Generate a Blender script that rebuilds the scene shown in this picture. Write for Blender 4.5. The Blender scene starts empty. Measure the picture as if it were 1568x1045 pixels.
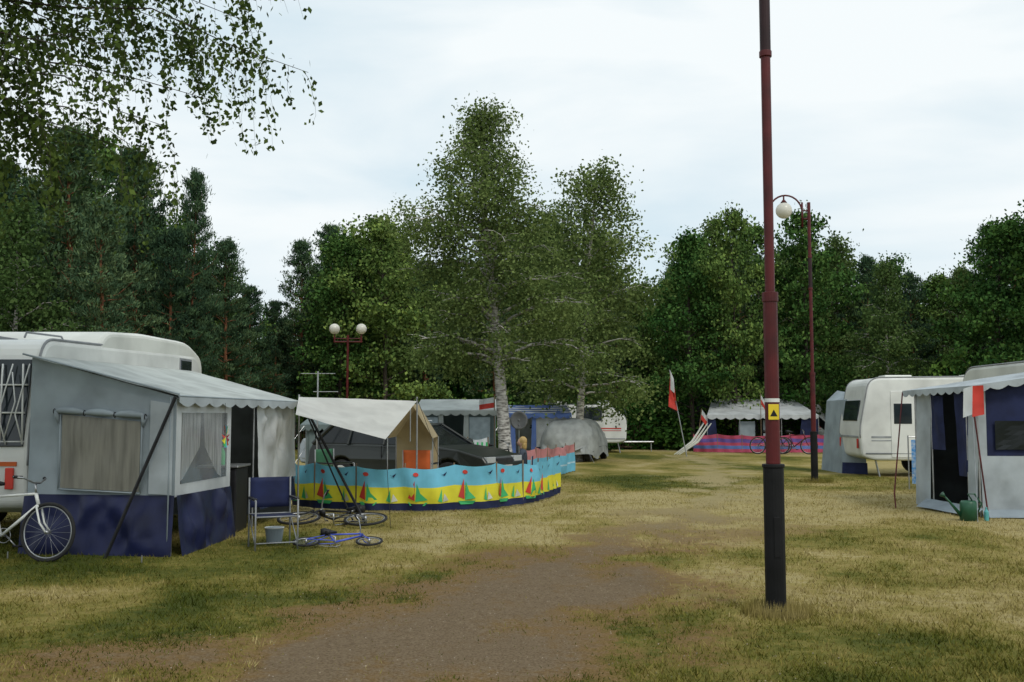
import bpy, math, random
import numpy as np
from mathutils import Vector, Matrix, Euler
random.seed(7)
scene=bpy.context.scene
scene.view_settings.view_transform='Standard'
scene.view_settings.look='None'
scene.view_settings.exposure=0
COL=scene.collection
pi=math.pi
def X(px,d): return (px-784)*d/1524.0
# ---------------------------------------------------------------- helpers
def grp(name,loc=(0,0,0),rz=0,rx=0,ry=0,s=1):
    e=bpy.data.objects.new(name,None); COL.objects.link(e)
    e.location=loc; e.rotation_euler=(rx,ry,rz); e.scale=(s,s,s); e.empty_display_size=.2
    return e
def hash2(ix,iy,seed):
    v=np.sin(ix*127.1+iy*311.7+seed*74.7)*43758.5453
    return v-np.floor(v)
def vnoise(x,y,seed=0):
    x=np.asarray(x,float);y=np.asarray(y,float)
    ix=np.floor(x);iy=np.floor(y);fx=x-ix;fy=y-iy
    fx=fx*fx*(3-2*fx);fy=fy*fy*(3-2*fy)
    a=hash2(ix,iy,seed);b=hash2(ix+1,iy,seed);c=hash2(ix,iy+1,seed);d=hash2(ix+1,iy+1,seed)
    return (a*(1-fx)+b*fx)*(1-fy)+(c*(1-fx)+d*fx)*fy
def fbm(x,y,seed=0,o=4):
    s=0;a=.5;t=0
    for i in range(o):
        s=s+a*vnoise(np.asarray(x)*2**i,np.asarray(y)*2**i,seed+i*3.1);t+=a;a*=.5
    return s/t
class B:
    def __init__(s): s.v=[];s.f=[];s.m=[];s.mi=0
    def add(s,V,F):
        o=len(s.v); s.v+= [tuple(map(float,p)) for p in V]
        for f in F: s.f.append([i+o for i in f]); s.m.append(s.mi)
        return s
    def box(s,c,d,rz=0,R=None):
        R=R or Matrix.Rotation(rz,3,'Z')
        V=[Vector(c)+R@Vector((x*d[0]/2,y*d[1]/2,z*d[2]/2)) for x in(-1,1) for y in(-1,1) for z in(-1,1)]
        return s.add(V,[(0,1,3,2),(4,6,7,5),(0,4,5,1),(2,3,7,6),(0,2,6,4),(1,5,7,3)])
    def tube(s,P,r,n=8,cap=True):
        P=[Vector(p) for p in P]; k=len(P); rs=r if isinstance(r,(list,tuple)) else [r]*k
        V=[];F=[]; prevA=None
        for i in range(k):
            T=(P[min(i+1,k-1)]-P[max(i-1,0)]).normalized()
            if prevA is None:
                A=T.cross(Vector((0,0,1)) if abs(T.z)<.9 else Vector((1,0,0))).normalized()
            else:
                A=(prevA-T*prevA.dot(T)).normalized()
            prevA=A; C=T.cross(A)
            for j in range(n):
                a=2*pi*j/n; V.append(P[i]+(A*math.cos(a)+C*math.sin(a))*rs[i])
        for i in range(k-1):
            for j in range(n):
                F.append((i*n+j,i*n+(j+1)%n,(i+1)*n+(j+1)%n,(i+1)*n+j))
        if cap: F.append(tuple(range(n))[::-1]); F.append(tuple((k-1)*n+j for j in range(n)))
        return s.add(V,F)
    def ring(s,c,ax,Rr,r,n=28,m=6):
        ax=Vector(ax).normalized(); A=ax.cross(Vector((0,0,1)) if abs(ax.z)<.9 else Vector((1,0,0))).normalized(); C=ax.cross(A)
        V=[];F=[]
        for i in range(n):
            a=2*pi*i/n; d=A*math.cos(a)+C*math.sin(a)
            for j in range(m):
                b=2*pi*j/m; V.append(Vector(c)+d*(Rr+r*math.cos(b))+ax*r*math.sin(b))
        for i in range(n):
            for j in range(m):
                F.append((i*m+j,((i+1)%n)*m+j,((i+1)%n)*m+(j+1)%m,i*m+(j+1)%m))
        return s.add(V,F)
    def ball(s,c,r,n=16,m=10):
        r=r if isinstance(r,(tuple,list)) else (r,r,r)
        V=[(c[0],c[1],c[2]-r[2])];F=[]
        for i in range(1,m):
            t=pi*i/m
            for j in range(n):
                a=2*pi*j/n; V.append((c[0]+r[0]*math.sin(t)*math.cos(a),c[1]+r[1]*math.sin(t)*math.sin(a),c[2]-r[2]*math.cos(t)))
        V.append((c[0],c[1],c[2]+r[2])); e=len(V)-1
        for j in range(n):
            F.append((0,1+(j+1)%n,1+j)); F.append((e,1+(m-2)*n+j,1+(m-2)*n+(j+1)%n))
            for i in range(m-2): F.append((1+i*n+j,1+i*n+(j+1)%n,1+(i+1)*n+(j+1)%n,1+(i+1)*n+j))
        return s.add(V,F)
    def prism(s,prof,y0,y1,fn=None):
        n=len(prof); V=[(p[0],y0,p[1]) for p in prof]+[(p[0],y1,p[1]) for p in prof]
        if fn: V=[fn(*v) for v in V]
        F=[tuple(range(n)),tuple(range(2*n-1,n-1,-1))]+[(i,i+n,(i+1)%n+n,(i+1)%n) for i in range(n)]
        return s.add(V,F)
    def sheet(s,a,b,c,d,nu=14,nv=10,sag=0,wr=.01,seed=0,edge=0,ws=3.0):
        a,b,c,d=[np.array(q,float) for q in (a,b,c,d)]
        n=np.cross(b-a,d-a); ln=np.linalg.norm(n); n=n/ln if ln>0 else np.array([0,0,1.])
        L=np.linalg.norm(b-a);Hh=np.linalg.norm(d-a)
        v,u=np.meshgrid(np.linspace(0,1,nv+1),np.linspace(0,1,nu+1),indexing='ij');u=u.ravel();v=v.ravel();U=u[:,None];W=v[:,None]
        p=(a*(1-U)+b*U)*(1-W)+(d*(1-U)+c*U)*W
        w=fbm(u*L*ws+seed,v*Hh*ws*.5+seed*1.7,seed)-.5
        w2=np.sin((u*L*5+v*Hh*4)+w*7+seed)*.12
        e=np.minimum(1,6*np.minimum(np.minimum(u,1-u),np.minimum(v,1-v))+.15)
        p=p+n*((w+w2)*wr*2*e)[:,None]; p[:,2]-=sag*4*u*(1-u)*(4*v*(1-v) if edge==0 else 1)
        F=[]
        for j in range(nv):
            for i in range(nu):
                k=j*(nu+1)+i; F.append((k,k+1,k+nu+2,k+nu+1))
        return s.add(p,F)
    def valance(s,p0,p1,h,n=8,off=(0,0,0)):
        p0=Vector(p0)+Vector(off);p1=Vector(p1)+Vector(off);N=n*6;V=[];F=[]
        for i in range(N+1):
            u=i/N;p=p0.lerp(p1,u);q=p.copy();q.z-=h*(.6+.4*abs(math.sin(u*n*pi)));V+=[p,q]
        for i in range(N): F.append((2*i,2*i+1,2*i+3,2*i+2))
        return s.add(V,F)
    def done(s,name,mats,parent=None,world=False,smooth=False,bevel=0,bseg=2,solid=0):
        me=bpy.data.meshes.new(name); me.from_pydata(s.v,[],s.f)
        if not isinstance(mats,(list,tuple)): mats=[mats]
        for m in mats: me.materials.append(m)
        if len(mats)>1: me.polygons.foreach_set('material_index',s.m)
        if smooth: me.polygons.foreach_set('use_smooth',[True]*len(me.polygons))
        me.update()
        ob=bpy.data.objects.new(name,me); COL.objects.link(ob)
        if parent:
            ob.parent=parent
            if world: ob.matrix_parent_inverse=Matrix.LocRotScale(parent.location,parent.rotation_euler,parent.scale).inverted()
        if bevel:
            m=ob.modifiers.new('bevel','BEVEL'); m.width=bevel;m.segments=bseg;m.limit_method='ANGLE';m.angle_limit=math.radians(35)
            m.harden_normals=False
        if solid:
            m=ob.modifiers.new('solid','SOLIDIFY'); m.thickness=solid
        return ob
def rpoly(pts,rad,seg=6):
    out=[];n=len(pts)
    for i,p in enumerate(pts):
        r=rad[i] if isinstance(rad,(list,tuple)) else rad
        p=Vector((p[0],p[1]));a=Vector((pts[i-1][0],pts[i-1][1]));b=Vector((pts[(i+1)%n][0],pts[(i+1)%n][1]))
        if r<=0: out.append((p.x,p.y));continue
        da=(a-p);db=(b-p); r2=min(r,da.length*.49,db.length*.49)
        s0=p+da.normalized()*r2;s1=p+db.normalized()*r2
        for k in range(seg+1):
            t=k/seg; q=s0*(1-t)**2+p*2*t*(1-t)+s1*t*t; out.append((q.x,q.y))
    return out
# ---------------------------------------------------------------- materials
def M(name,col,rough=.6,var=.2,scale=4,metal=0,bump=0,bscale=60,dirt=0,col2=None,trans=0,spec=.5,alpha=1,stretch=None):
    m=bpy.data.materials.new(name);m.use_nodes=True;nt=m.node_tree;N=nt.nodes;L=nt.links
    bs=N['Principled BSDF'];out=N['Material Output']
    tc=N.new('ShaderNodeTexCoord');mp=N.new('ShaderNodeMapping');L.new(tc.outputs['Object'],mp.inputs[0])
    if stretch: mp.inputs['Scale'].default_value=stretch
    no=N.new('ShaderNodeTexNoise');no.inputs['Scale'].default_value=scale;no.inputs['Detail'].default_value=6
    L.new(mp.outputs[0],no.inputs['Vector'])
    r=N.new('ShaderNodeValToRGB');L.new(no.outputs['Fac'],r.inputs[0])
    c2=col2 or tuple(c*(1-var*1.5) for c in col)
    r.color_ramp.elements[0].position=.32;r.color_ramp.elements[0].color=(*c2,1)
    r.color_ramp.elements[1].position=.62;r.color_ramp.elements[1].color=(*[min(1,c*(1+var*.3)) for c in col],1)
    L.new(r.outputs[0],bs.inputs['Base Color'])
    bs.inputs['Roughness'].default_value=rough;bs.inputs['Metallic'].default_value=metal
    bs.inputs['Specular IOR Level'].default_value=spec
    if bump:
        n2=N.new('ShaderNodeTexNoise');n2.inputs['Scale'].default_value=bscale;n2.inputs['Detail'].default_value=4
        L.new(tc.outputs['Object'],n2.inputs['Vector'])
        b=N.new('ShaderNodeBump');b.inputs['Strength'].default_value=bump;b.inputs['Distance'].default_value=.01
        L.new(n2.outputs['Fac'],b.inputs['Height']);L.new(b.outputs[0],bs.inputs['Normal'])
    last=bs.outputs[0]
    if trans:
        t=N.new('ShaderNodeBsdfTranslucent');L.new(r.outputs[0],t.inputs['Color']);mx=N.new('ShaderNodeMixShader');mx.inputs[0].default_value=trans
        L.new(last,mx.inputs[1]);L.new(t.outputs[0],mx.inputs[2]);last=mx.outputs[0]
    if alpha<1:
        t=N.new('ShaderNodeBsdfTransparent');mx=N.new('ShaderNodeMixShader');mx.inputs[0].default_value=alpha
        L.new(t.outputs[0],mx.inputs[1]);L.new(last,mx.inputs[2]);last=mx.outputs[0]
    L.new(last,out.inputs['Surface'])
    return m
white=M('white_paint',(.72,.73,.70),.35,.14,1.5)
cream=M('cream_gelcoat',(.66,.67,.62),.4,.15,1.2)
fgrey=M('awning_grey_canvas',(.31,.365,.40),.8,.16,2,bump=.3,bscale=200,trans=.12)
fwhite=M('white_canvas',(.62,.65,.66),.8,.18,2,bump=.3,bscale=200,trans=.2)
fpale=M('pale_grey_canvas',(.44,.49,.52),.8,.18,2,bump=.3,bscale=200,trans=.15)
fcream=M('cream_tarp_cloth',(.64,.64,.61),.8,.12,2,bump=.2,bscale=150,trans=.3)
froof=M('awning_roof_canvas',(.52,.56,.54),.75,.16,2,bump=.2,bscale=200,trans=.2)
navy=M('navy_pvc',(.009,.013,.055),.42,.3,3,spec=.35)
navy2=M('navy_canvas',(.013,.02,.07),.75,.3,3,spec=.3)
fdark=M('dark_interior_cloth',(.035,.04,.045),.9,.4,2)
mesh_tan=M('window_mesh_tan',(.19,.185,.155),.5,.25,2.5,stretch=(6,6,.6))
curtain=M('curtain_lace',(.55,.56,.55),.8,.35,3,trans=.3,stretch=(9,9,.6))
film=M('clear_film',(.45,.48,.50),.12,.2,3,alpha=.38)
green_c=M('grey_green_canvas',(.13,.17,.17),.8,.15,2)
blue_c=M('blue_canvas',(.09,.16,.42),.75,.2,2)
lblue=M('light_blue_cloth',(.16,.50,.68),.75,.12,3,trans=.15)
yellow=M('yellow_cloth',(.74,.68,.04),.75,.12,3,trans=.15)
bgreen=M('green_cloth',(.05,.42,.14),.75,.15,3)
bred=M('red_cloth',(.55,.045,.03),.75,.15,3)
pink=M('magenta_stripe_cloth',(.42,.06,.12),.8,.15,3)
orange=M('orange_cloth',(.50,.10,.02),.8,.15,3)
tan_c=M('tan_canvas',(.42,.34,.20),.8,.15,3,trans=.2)
maroon=M('maroon_pole_paint',(.095,.009,.010),.45,.35,3,bump=.15,bscale=25,spec=.35)
maroon_d=M('dark_maroon_pole_paint',(.03,.010,.012),.5,.3,3,spec=.3)
blackp=M('black_base_paint',(.007,.007,.008),.6,.4,4,bump=.2,bscale=20,spec=.25)
black=M('black_plastic',(.012,.012,.014),.5,.3,6,spec=.3)
rubber=M('tyre_rubber',(.018,.018,.018),.85,.3,10)
steel=M('galvanised_steel',(.42,.43,.44),.35,.15,8,metal=.8)
glassd=M('dark_window_glass',(.02,.028,.033),.06,.3,2)
glassc=M('car_window_glass',(.012,.016,.018),.12,.3,2,spec=.3)
globe=M('opal_globe',(.80,.78,.70),.25,.12,3,trans=.25)
signy=M('yellow_sign_enamel',(.75,.55,.02),.45,.1,5)
woodm=M('weathered_wood',(.22,.15,.09),.8,.3,5,stretch=(1,1,.2))
coverm=M('car_cover_cloth',(.36,.38,.37),.6,.22,3,bump=.4,bscale=12)
skin=M('skin',(.50,.30,.21),.55,.1,5)
hair=M('blond_hair',(.42,.28,.10),.6,.3,30)
# ---------------------------------------------------------------- world / sun / camera
w=bpy.data.worlds.new("World");scene.world=w;w.use_nodes=True;nt=w.node_tree;N=nt.nodes;L=nt.links
bg=N['Background'];bg.inputs['Strength'].default_value=.1
sky=N.new('ShaderNodeTexSky');sky.sky_type='NISHITA';sky.sun_disc=False
SE=math.radians(48);SA=math.radians(150)
sky.sun_elevation=SE;sky.sun_rotation=SA
tc=N.new('ShaderNodeTexCoord');mp=N.new('ShaderNodeMapping');mp.inputs['Scale'].default_value=(1.0,1.0,3.6);mp.inputs['Location'].default_value=(.35,.2,.1)
no=N.new('ShaderNodeTexNoise');no.inputs['Scale'].default_value=2.2;no.inputs['Detail'].default_value=7;no.inputs['Roughness'].default_value=.5;no.inputs['Distortion'].default_value=.25
L.new(tc.outputs['Generated'],mp.inputs[0]);L.new(mp.outputs[0],no.inputs['Vector'])
rp=N.new('ShaderNodeValToRGB');rp.color_ramp.elements[0].position=.33;rp.color_ramp.elements[1].position=.60
L.new(no.outputs['Fac'],rp.inputs[0])
def vconst(c,k):
    v=N.new('ShaderNodeVectorMath');v.operation='SCALE';v.inputs[0].default_value=c;v.inputs['Scale'].default_value=k;return v.outputs[0]
m1=N.new('ShaderNodeMix');m1.data_type='RGBA';m1.inputs[0].default_value=.9
L.new(sky.outputs[0],m1.inputs[6]);L.new(vconst((.69,.84,.92),10),m1.inputs[7])
m2=N.new('ShaderNodeMix');m2.data_type='RGBA'
L.new(rp.outputs[0],m2.inputs[0]);L.new(m1.outputs[2],m2.inputs[6]);L.new(vconst((.92,.975,.995),10),m2.inputs[7])
L.new(m2.outputs[2],bg.inputs['Color'])
sd=bpy.data.lights.new('sun','SUN');sd.energy=1.4;sd.angle=math.radians(14);sd.color=(1,.95,.86)
so=bpy.data.objects.new('sun',sd);COL.objects.link(so)
dirv=Vector((math.sin(SA)*math.cos(SE),math.cos(SA)*math.cos(SE),math.sin(SE)))
so.rotation_euler=dirv.to_track_quat('Z','Y').to_euler();so.location=(0,0,30)
cd=bpy.data.cameras.new('camera');cd.lens=35;cd.sensor_width=36;cd.clip_end=2000
co=bpy.data.objects.new('camera',cd);COL.objects.link(co);co.location=(0,0,1.6);co.rotation_euler=(math.radians(90+4.22),0,0);scene.camera=co
# ---------------------------------------------------------------- ground
TY=[-40,0,6,7.7,11.3,14.8,19.5,28,42,60];TC=[-1.4,-1.0,-.70,-.40,.8,2.6,4.0,5.7,7.0,8];TH=[1.9,1.9,1.75,1.5,1.15,.65,.5,.4,.3,.3]
def dirtf(x,y):
    c=np.interp(y,TY,TC);h=np.interp(y,TY,TH)
    d=np.abs(x-c)+(fbm(x*.9,y*.9,3)-.5)*2.6
    p=np.clip(.5-(d-h)/2.6,0,1)
    return np.clip(p-(fbm(x*2.3+9,y*1.6,61)-.40).clip(0,1)*1.5,0,1)
def dryf(x,y):
    n=fbm(x*.35+5,y*.22,11,5);n2=fbm(x*1.1,y*.7,14,3)
    return np.clip((n-.5)*2.6+(n2-.5)*.9+.50+np.clip((y-9)/30,0,.26)-np.clip((x-1.5)/14,0,.12)*(y<14),0,1)
def hf(x,y): return (fbm(x*.5,y*.5,21)-.5)*.05
def setattr_(me,name,arr):
    a=me.attributes.new(name,'FLOAT','POINT');a.data.foreach_set('value',np.asarray(arr,dtype=np.float32))
def npmesh(name,V,F,mats,mi=None,attrs={},smooth=False):
    me=bpy.data.meshes.new(name);V=np.asarray(V,np.float32);F=np.asarray(F,np.int32);k=F.shape[1]
    me.vertices.add(len(V));me.vertices.foreach_set('co',V.ravel())
    me.loops.add(F.size);me.loops.foreach_set('vertex_index',F.ravel())
    me.polygons.add(len(F));me.polygons.foreach_set('loop_start',np.arange(0,F.size,k,dtype=np.int32))
    try: me.polygons.foreach_set('loop_total',np.full(len(F),k,dtype=np.int32))
    except Exception: pass
    for m in mats: me.materials.append(m)
    if mi is not None: me.polygons.foreach_set('material_index',np.asarray(mi,np.int32))
    if smooth: me.polygons.foreach_set('use_smooth',np.ones(len(F),bool))
    for a,b in attrs.items(): setattr_(me,a,b)
    me.update(calc_edges=True);me.validate();return me
GR=[(.05,(.070,.088,.015)),(.35,(.14,.14,.026)),(.6,(.25,.215,.055)),(.85,(.36,.29,.10)),(1,(.45,.37,.17))]
def ground_mat(blade=False):
    m=bpy.data.materials.new('grass_blade' if blade else 'grass_and_dirt');m.use_nodes=True;nt=m.node_tree;N=nt.nodes;L=nt.links;bs=N['Principled BSDF']
    def at(n):
        a=N.new('ShaderNodeAttribute');a.attribute_name=n;return a.outputs['Fac']
    tc=N.new('ShaderNodeTexCoord')
    def noise(s,d=6,r=.6):
        n=N.new('ShaderNodeTexNoise');n.inputs['Scale'].default_value=s;n.inputs['Detail'].default_value=d;n.inputs['Roughness'].default_value=r
        L.new(tc.outputs['Object'],n.inputs['Vector']);return n.outputs['Fac']
    def math_(op,a,b):
        n=N.new('ShaderNodeMath');n.operation=op
        for i,q in enumerate((a,b)):
            if isinstance(q,(int,float)): n.inputs[i].default_value=q
            else: L.new(q,n.inputs[i])
        return n.outputs[0]
    def ramp(f,els):
        r=N.new('ShaderNodeValToRGB');L.new(f,r.inputs[0]);e=r.color_ramp.elements
        while len(e)<len(els): e.new(.5)
        for q,(p,c) in zip(e,els): q.position=p;q.color=(*c,1)
        return r.outputs[0]
    def mix(f,a,b,t='MIX'):
        n=N.new('ShaderNodeMix');n.data_type='RGBA';n.blend_type=t
        if isinstance(f,float): n.inputs[0].default_value=f
        else: L.new(f,n.inputs[0])
        L.new(a,n.inputs[6]);L.new(b,n.inputs[7]);return n.outputs[2]
    if blade:
        N.remove(bs);bs=N.new('ShaderNodeBsdfDiffuse');L.new(bs.outputs[0],N['Material Output'].inputs['Surface'])
        no1=noise(1.6,2)
        dry=math_('ADD',at('dry'),math_('SUBTRACT',no1,.5))
        g=ramp(dry,[(p,tuple(q*.86 for q in c)) for p,c in GR])
        tv=ramp(at('tint'),[(0,(.55,.55,.55)),(1,(1.0,1.0,1.0))])
        L.new(mix(1.0,g,tv,'MULTIPLY'),bs.inputs['Color']);return m
    n1=noise(1.6);n2=noise(9);n3=noise(55,5,.7)
    dry=math_('ADD',at('dry'),math_('ADD',math_('MULTIPLY',math_('SUBTRACT',n1,.5),1.0),math_('MULTIPLY',math_('SUBTRACT',n2,.5),.9)))
    g=ramp(dry,GR)
    fine=ramp(n3,[(.3,(.42,.42,.42)),(.7,(1.0,1.0,1.0))])
    g=mix(.55,g,fine,'MULTIPLY')
    gr=ramp(n3,[(.25,(.085,.058,.034)),(.5,(.180,.130,.078)),(.75,(.30,.235,.15))])
    gr=mix(.35,gr,ramp(n2,[(.3,(.5,.45,.4)),(.7,(1,1,1))]),'MULTIPLY')
    red=ramp(n3,[(.3,(.11,.062,.022)),(.7,(.28,.175,.065))])
    e=math_('ADD',at('dirt'),math_('ADD',math_('MULTIPLY',math_('SUBTRACT',n2,.5),1.0),math_('MULTIPLY',math_('SUBTRACT',n3,.5),.8)))
    m_red=ramp(e,[(.10,(0,0,0)),(.48,(1,1,1))]);m_gr=ramp(e,[(.40,(0,0,0)),(.85,(1,1,1))])
    far=ramp(at('far'),[(0,(0,0,0)),(1,(1,1,1))])
    pale=ramp(n3,[(.3,(.22,.18,.075)),(.7,(.42,.35,.18))])
    red=mix(far,red,pale);gr=mix(far,gr,pale)
    c=mix(m_red,g,red);c=mix(m_gr,c,gr)
    L.new(c,bs.inputs['Base Color']);bs.inputs['Roughness'].default_value=.95;bs.inputs['Specular IOR Level'].default_value=.12
    b=N.new('ShaderNodeBump');b.inputs['Strength'].default_value=.7;b.inputs['Distance'].default_value=.03
    L.new(n3,b.inputs['Height']);L.new(b.outputs[0],bs.inputs['Normal'])
    return m
gm=ground_mat();gb=ground_mat(True)
def axis(lo,hi,fine,far):
    a=np.arange(lo,hi+1e-6,fine);k=np.geomspace(1,far,26)[1:]
    return np.concatenate([lo-k[::-1],a,hi+k])
ax=axis(-14,16,.14,500);ay=axis(2,34,.14,600)
gx,gy=np.meshgrid(ax,ay);fx=gx.ravel();fy=gy.ravel();nx=len(ax);ny=len(ay)
inn=(np.abs(fx)<60)&(np.abs(fy)<60)
V=np.stack([fx,fy,np.where(inn,hf(fx,fy),0)],1)
I=np.arange(nx*ny).reshape(ny,nx)
F=np.stack([I[:-1,:-1],I[:-1,1:],I[1:,1:],I[1:,:-1]],-1).reshape(-1,4)
farf=lambda y:np.clip((y-12)/7,0,1)
d=dirtf(fx,fy)
me=npmesh('ground',V,F,[gm],attrs={'dirt':d*np.where(fy>46,0,1),'dry':dryf(fx,fy),'far':farf(fy)},smooth=True)
ob=bpy.data.objects.new('ground',me);COL.objects.link(ob)
fm=d[F].min(1)>.5;fm&=(fy[F].max(1)<34)&(fy[F].min(1)>2)&(np.abs(fx[F]).max(1)<13)
Fs=F[fm];u,inv,cnt=np.unique(Fs,return_inverse=True,return_counts=True);Vt=V[u].copy();Vt[:,2]+=np.where(cnt>=4,.004,.0003)
me=npmesh('dirt_track',Vt,inv.reshape(-1,4),[gm],attrs={'dirt':d[u],'dry':dryf(fx[u],fy[u]),'far':farf(fy[u])},smooth=True)
ob=bpy.data.objects.new('dirt_track',me);COL.objects.link(ob)
def blades(name,n,ylo,yhi,h0,h1,seed,pw=1.0):
    r=np.random.default_rng(seed)
    y=ylo+(yhi-ylo)*r.random(n)**pw;x=(r.random(n)*2-1)*(.60*y+1.2)
    clump=fbm(x*2.2,y*2.2,31);dd=dirtf(x,y)+(fbm(x*5,y*5,44)-.5)*.6
    keep=(r.random(n)<np.clip(1.15-dd*1.6,0.08,1))&(r.random(n)<.35+clump)
    x=x[keep];y=y[keep];clump=clump[keep];dd=dd[keep];n=len(x)
    h=(h0+(h1-h0)*r.random(n)**2)*(.5+clump)*np.clip(1.2-dd,.35,1);wd=.0024+.003*r.random(n)+y*.00013
    a=r.random(n)*2*pi;ln=h*(.3+.9*r.random(n));b=r.random(n)*2*pi;z=hf(x,y)
    p0=np.stack([x-np.cos(a)*wd,y-np.sin(a)*wd,z-.003],1);p1=np.stack([x+np.cos(a)*wd,y+np.sin(a)*wd,z-.003],1)
    p2=np.stack([x+np.cos(b)*ln,y+np.sin(b)*ln,z+h],1)
    V=np.stack([p0,p1,p2],1).reshape(-1,3);F=np.arange(3*n).reshape(-1,3);rep=lambda q:np.repeat(q,3)
    dr=dryf(x,y)+(fbm(x*9,y*9,77,2)-.5)*.7+(r.random(n)-.5)*.3+.05
    me=npmesh(name,V,F,[gb],attrs={'dry':rep(dr),'tint':rep(r.random(n)*.9+.3)})
    ob=bpy.data.objects.new(name,me);COL.objects.link(ob)
blades('grass',330000,5.0,26,.012,.054,1,1.8)
r=np.random.default_rng(5);n=6000
y=4.8+11*r.random(n)**1.4;x=np.interp(y,TY,TC)+r.normal(0,1,n)*np.interp(y,TY,TH)*.8
s=.002+.007*r.random(n)**4;z=hf(x,y)+.004
ang=r.random(n)*pi
oc=np.array([[1,0,0],[0,1,0],[-1,0,0],[0,-1,0],[0,0,.8]])
ca,sa=np.cos(ang),np.sin(ang)
R=np.stack([np.stack([ca,-sa],-1),np.stack([sa,ca],-1)],-2)
pts=np.einsum('nij,kj->nki',R,oc[:,:2]*[1,.65])*s[:,None,None]
V=np.concatenate([pts+np.stack([x,y],1)[:,None,:],(oc[None,:,2]*s[:,None]+z[:,None])[:,:,None]],2).reshape(-1,3)
Fb=np.array([[0,1,4],[1,2,4],[2,3,4],[3,0,4]]);F=(Fb[None]+5*np.arange(n)[:,None,None]).reshape(-1,3)
stone=M('gravel_stone',(.32,.26,.19),.9,.5,9)
me=npmesh('gravel',V,F,[stone]);ob=bpy.data.objects.new('gravel',me);COL.objects.link(ob)
# ---------------------------------------------------------------- trees
def leafmat(name,dk,md,lt,trans=.3,gloss=False):
    m=bpy.data.materials.new(name);m.use_nodes=True;nt=m.node_tree;N=nt.nodes;L=nt.links;N.remove(N['Principled BSDF']);out=N['Material Output']
    bs=N.new('ShaderNodeBsdfDiffuse')
    a=N.new('ShaderNodeAttribute');a.attribute_name='tint'
    r=N.new('ShaderNodeValToRGB');e=r.color_ramp.elements;e.new(.5)
    for q,(p,c) in zip(e,[(.05,dk),(.5,md),(.95,lt)]): q.position=p;q.color=(*c,1)
    L.new(a.outputs['Fac'],r.inputs[0])
    oi=N.new('ShaderNodeObjectInfo');h=N.new('ShaderNodeHueSaturation')
    mr=N.new('ShaderNodeMapRange');mr.inputs[3].default_value=.472;mr.inputs[4].default_value=.525;L.new(oi.outputs['Random'],mr.inputs[0]);L.new(mr.outputs[0],h.inputs['Hue'])
    mv=N.new('ShaderNodeMapRange');mv.inputs[3].default_value=1.55;mv.inputs[4].default_value=.85;L.new(oi.outputs['Random'],mv.inputs[0]);L.new(mv.outputs[0],h.inputs['Value'])
    L.new(r.outputs[0],h.inputs['Color']);L.new(h.outputs[0],bs.inputs['Color'])
    last=bs.outputs[0]
    if trans:
        t=N.new('ShaderNodeBsdfTranslucent');L.new(h.outputs[0],t.inputs['Color']);mx=N.new('ShaderNodeMixShader');mx.inputs[0].default_value=trans
        L.new(last,mx.inputs[1]);L.new(t.outputs[0],mx.inputs[2]);last=mx.outputs[0]
    L.new(last,out.inputs['Surface'])
    return m
lm_birch=leafmat('birch_leaves',(.036,.064,.022),(.085,.130,.040),(.16,.22,.075),.3)
lm_dec=leafmat('deciduous_leaves',(.024,.056,.016),(.064,.120,.032),(.13,.20,.05),0)
lm_pine=leafmat('pine_needles',(.020,.044,.024),(.050,.090,.048),(.11,.16,.07),0)
lm_bush=leafmat('bush_leaves',(.014,.042,.010),(.044,.105,.022),(.09,.17,.035),0)
lm_near=leafmat('near_birch_leaves',(.018,.036,.012),(.04,.074,.020),(.09,.15,.035),.35)  # backlit shade of the overhanging sprays put into these darker leaf colours
bark_w=M('birch_bark',(.52,.50,.46),.85,.3,6,col2=(.07,.06,.05),stretch=(1,1,4),bump=.5,bscale=25)
bark_d=M('dark_bark',(.07,.055,.042),.9,.4,6,bump=.6,bscale=20,stretch=(1,1,.3))
bark_p=M('pine_bark',(.28,.11,.05),.9,.4,5,bump=.6,bscale=15)
def tube_np(P,R,n=5):
    P=np.array(P,float);R=np.array(R,float);k=len(P);T=np.gradient(P,axis=0);T/=np.linalg.norm(T,axis=1)[:,None]+1e-9
    up=np.array([1.,0,0]) if abs(T[:,2]).mean()>.75 else np.array([0,0,1.])
    A=np.cross(T,up);A/=np.linalg.norm(A,axis=1)[:,None]+1e-9;C=np.cross(T,A);a=np.linspace(0,2*pi,n,endpoint=False)
    V=P[:,None]+R[:,None,None]*(np.cos(a)[None,:,None]*A[:,None]+np.sin(a)[None,:,None]*C[:,None])
    I=np.arange(k*n).reshape(k,n);J=np.roll(I,-1,1)
    return V.reshape(-1,3),np.stack([I[:-1],J[:-1],J[1:],I[1:]],-1).reshape(-1,4)
def assemble(name,wood,C,T,S,tint,mats,wood_tint=.5,normH=None):
    Vs=[];Fs=[];o=0;nw=0
    for v,f in wood: Vs.append(v);Fs.append(f+o);o+=len(v);nw+=len(f)
    nv=o
    lv=np.stack([C-T,C+S*1.0-T*.1,C+T,C-S*1.0-T*.1],1).reshape(-1,3);lf=np.arange(len(C)*4).reshape(-1,4)+o
    V=np.concatenate(Vs+[lv]);F=np.concatenate(Fs+[lf]);mi=np.r_[np.zeros(nw),np.ones(len(C))]
    if normH: V[:,2]*=normH/np.percentile(C[:,2],99.9)
    return npmesh(name,V,F,mats,mi=mi,attrs={'tint':np.r_[np.full(nv,wood_tint),np.repeat(tint,4)]})
def unit(a): return a/(np.linalg.norm(a,axis=-1,keepdims=True)+1e-9)
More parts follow.
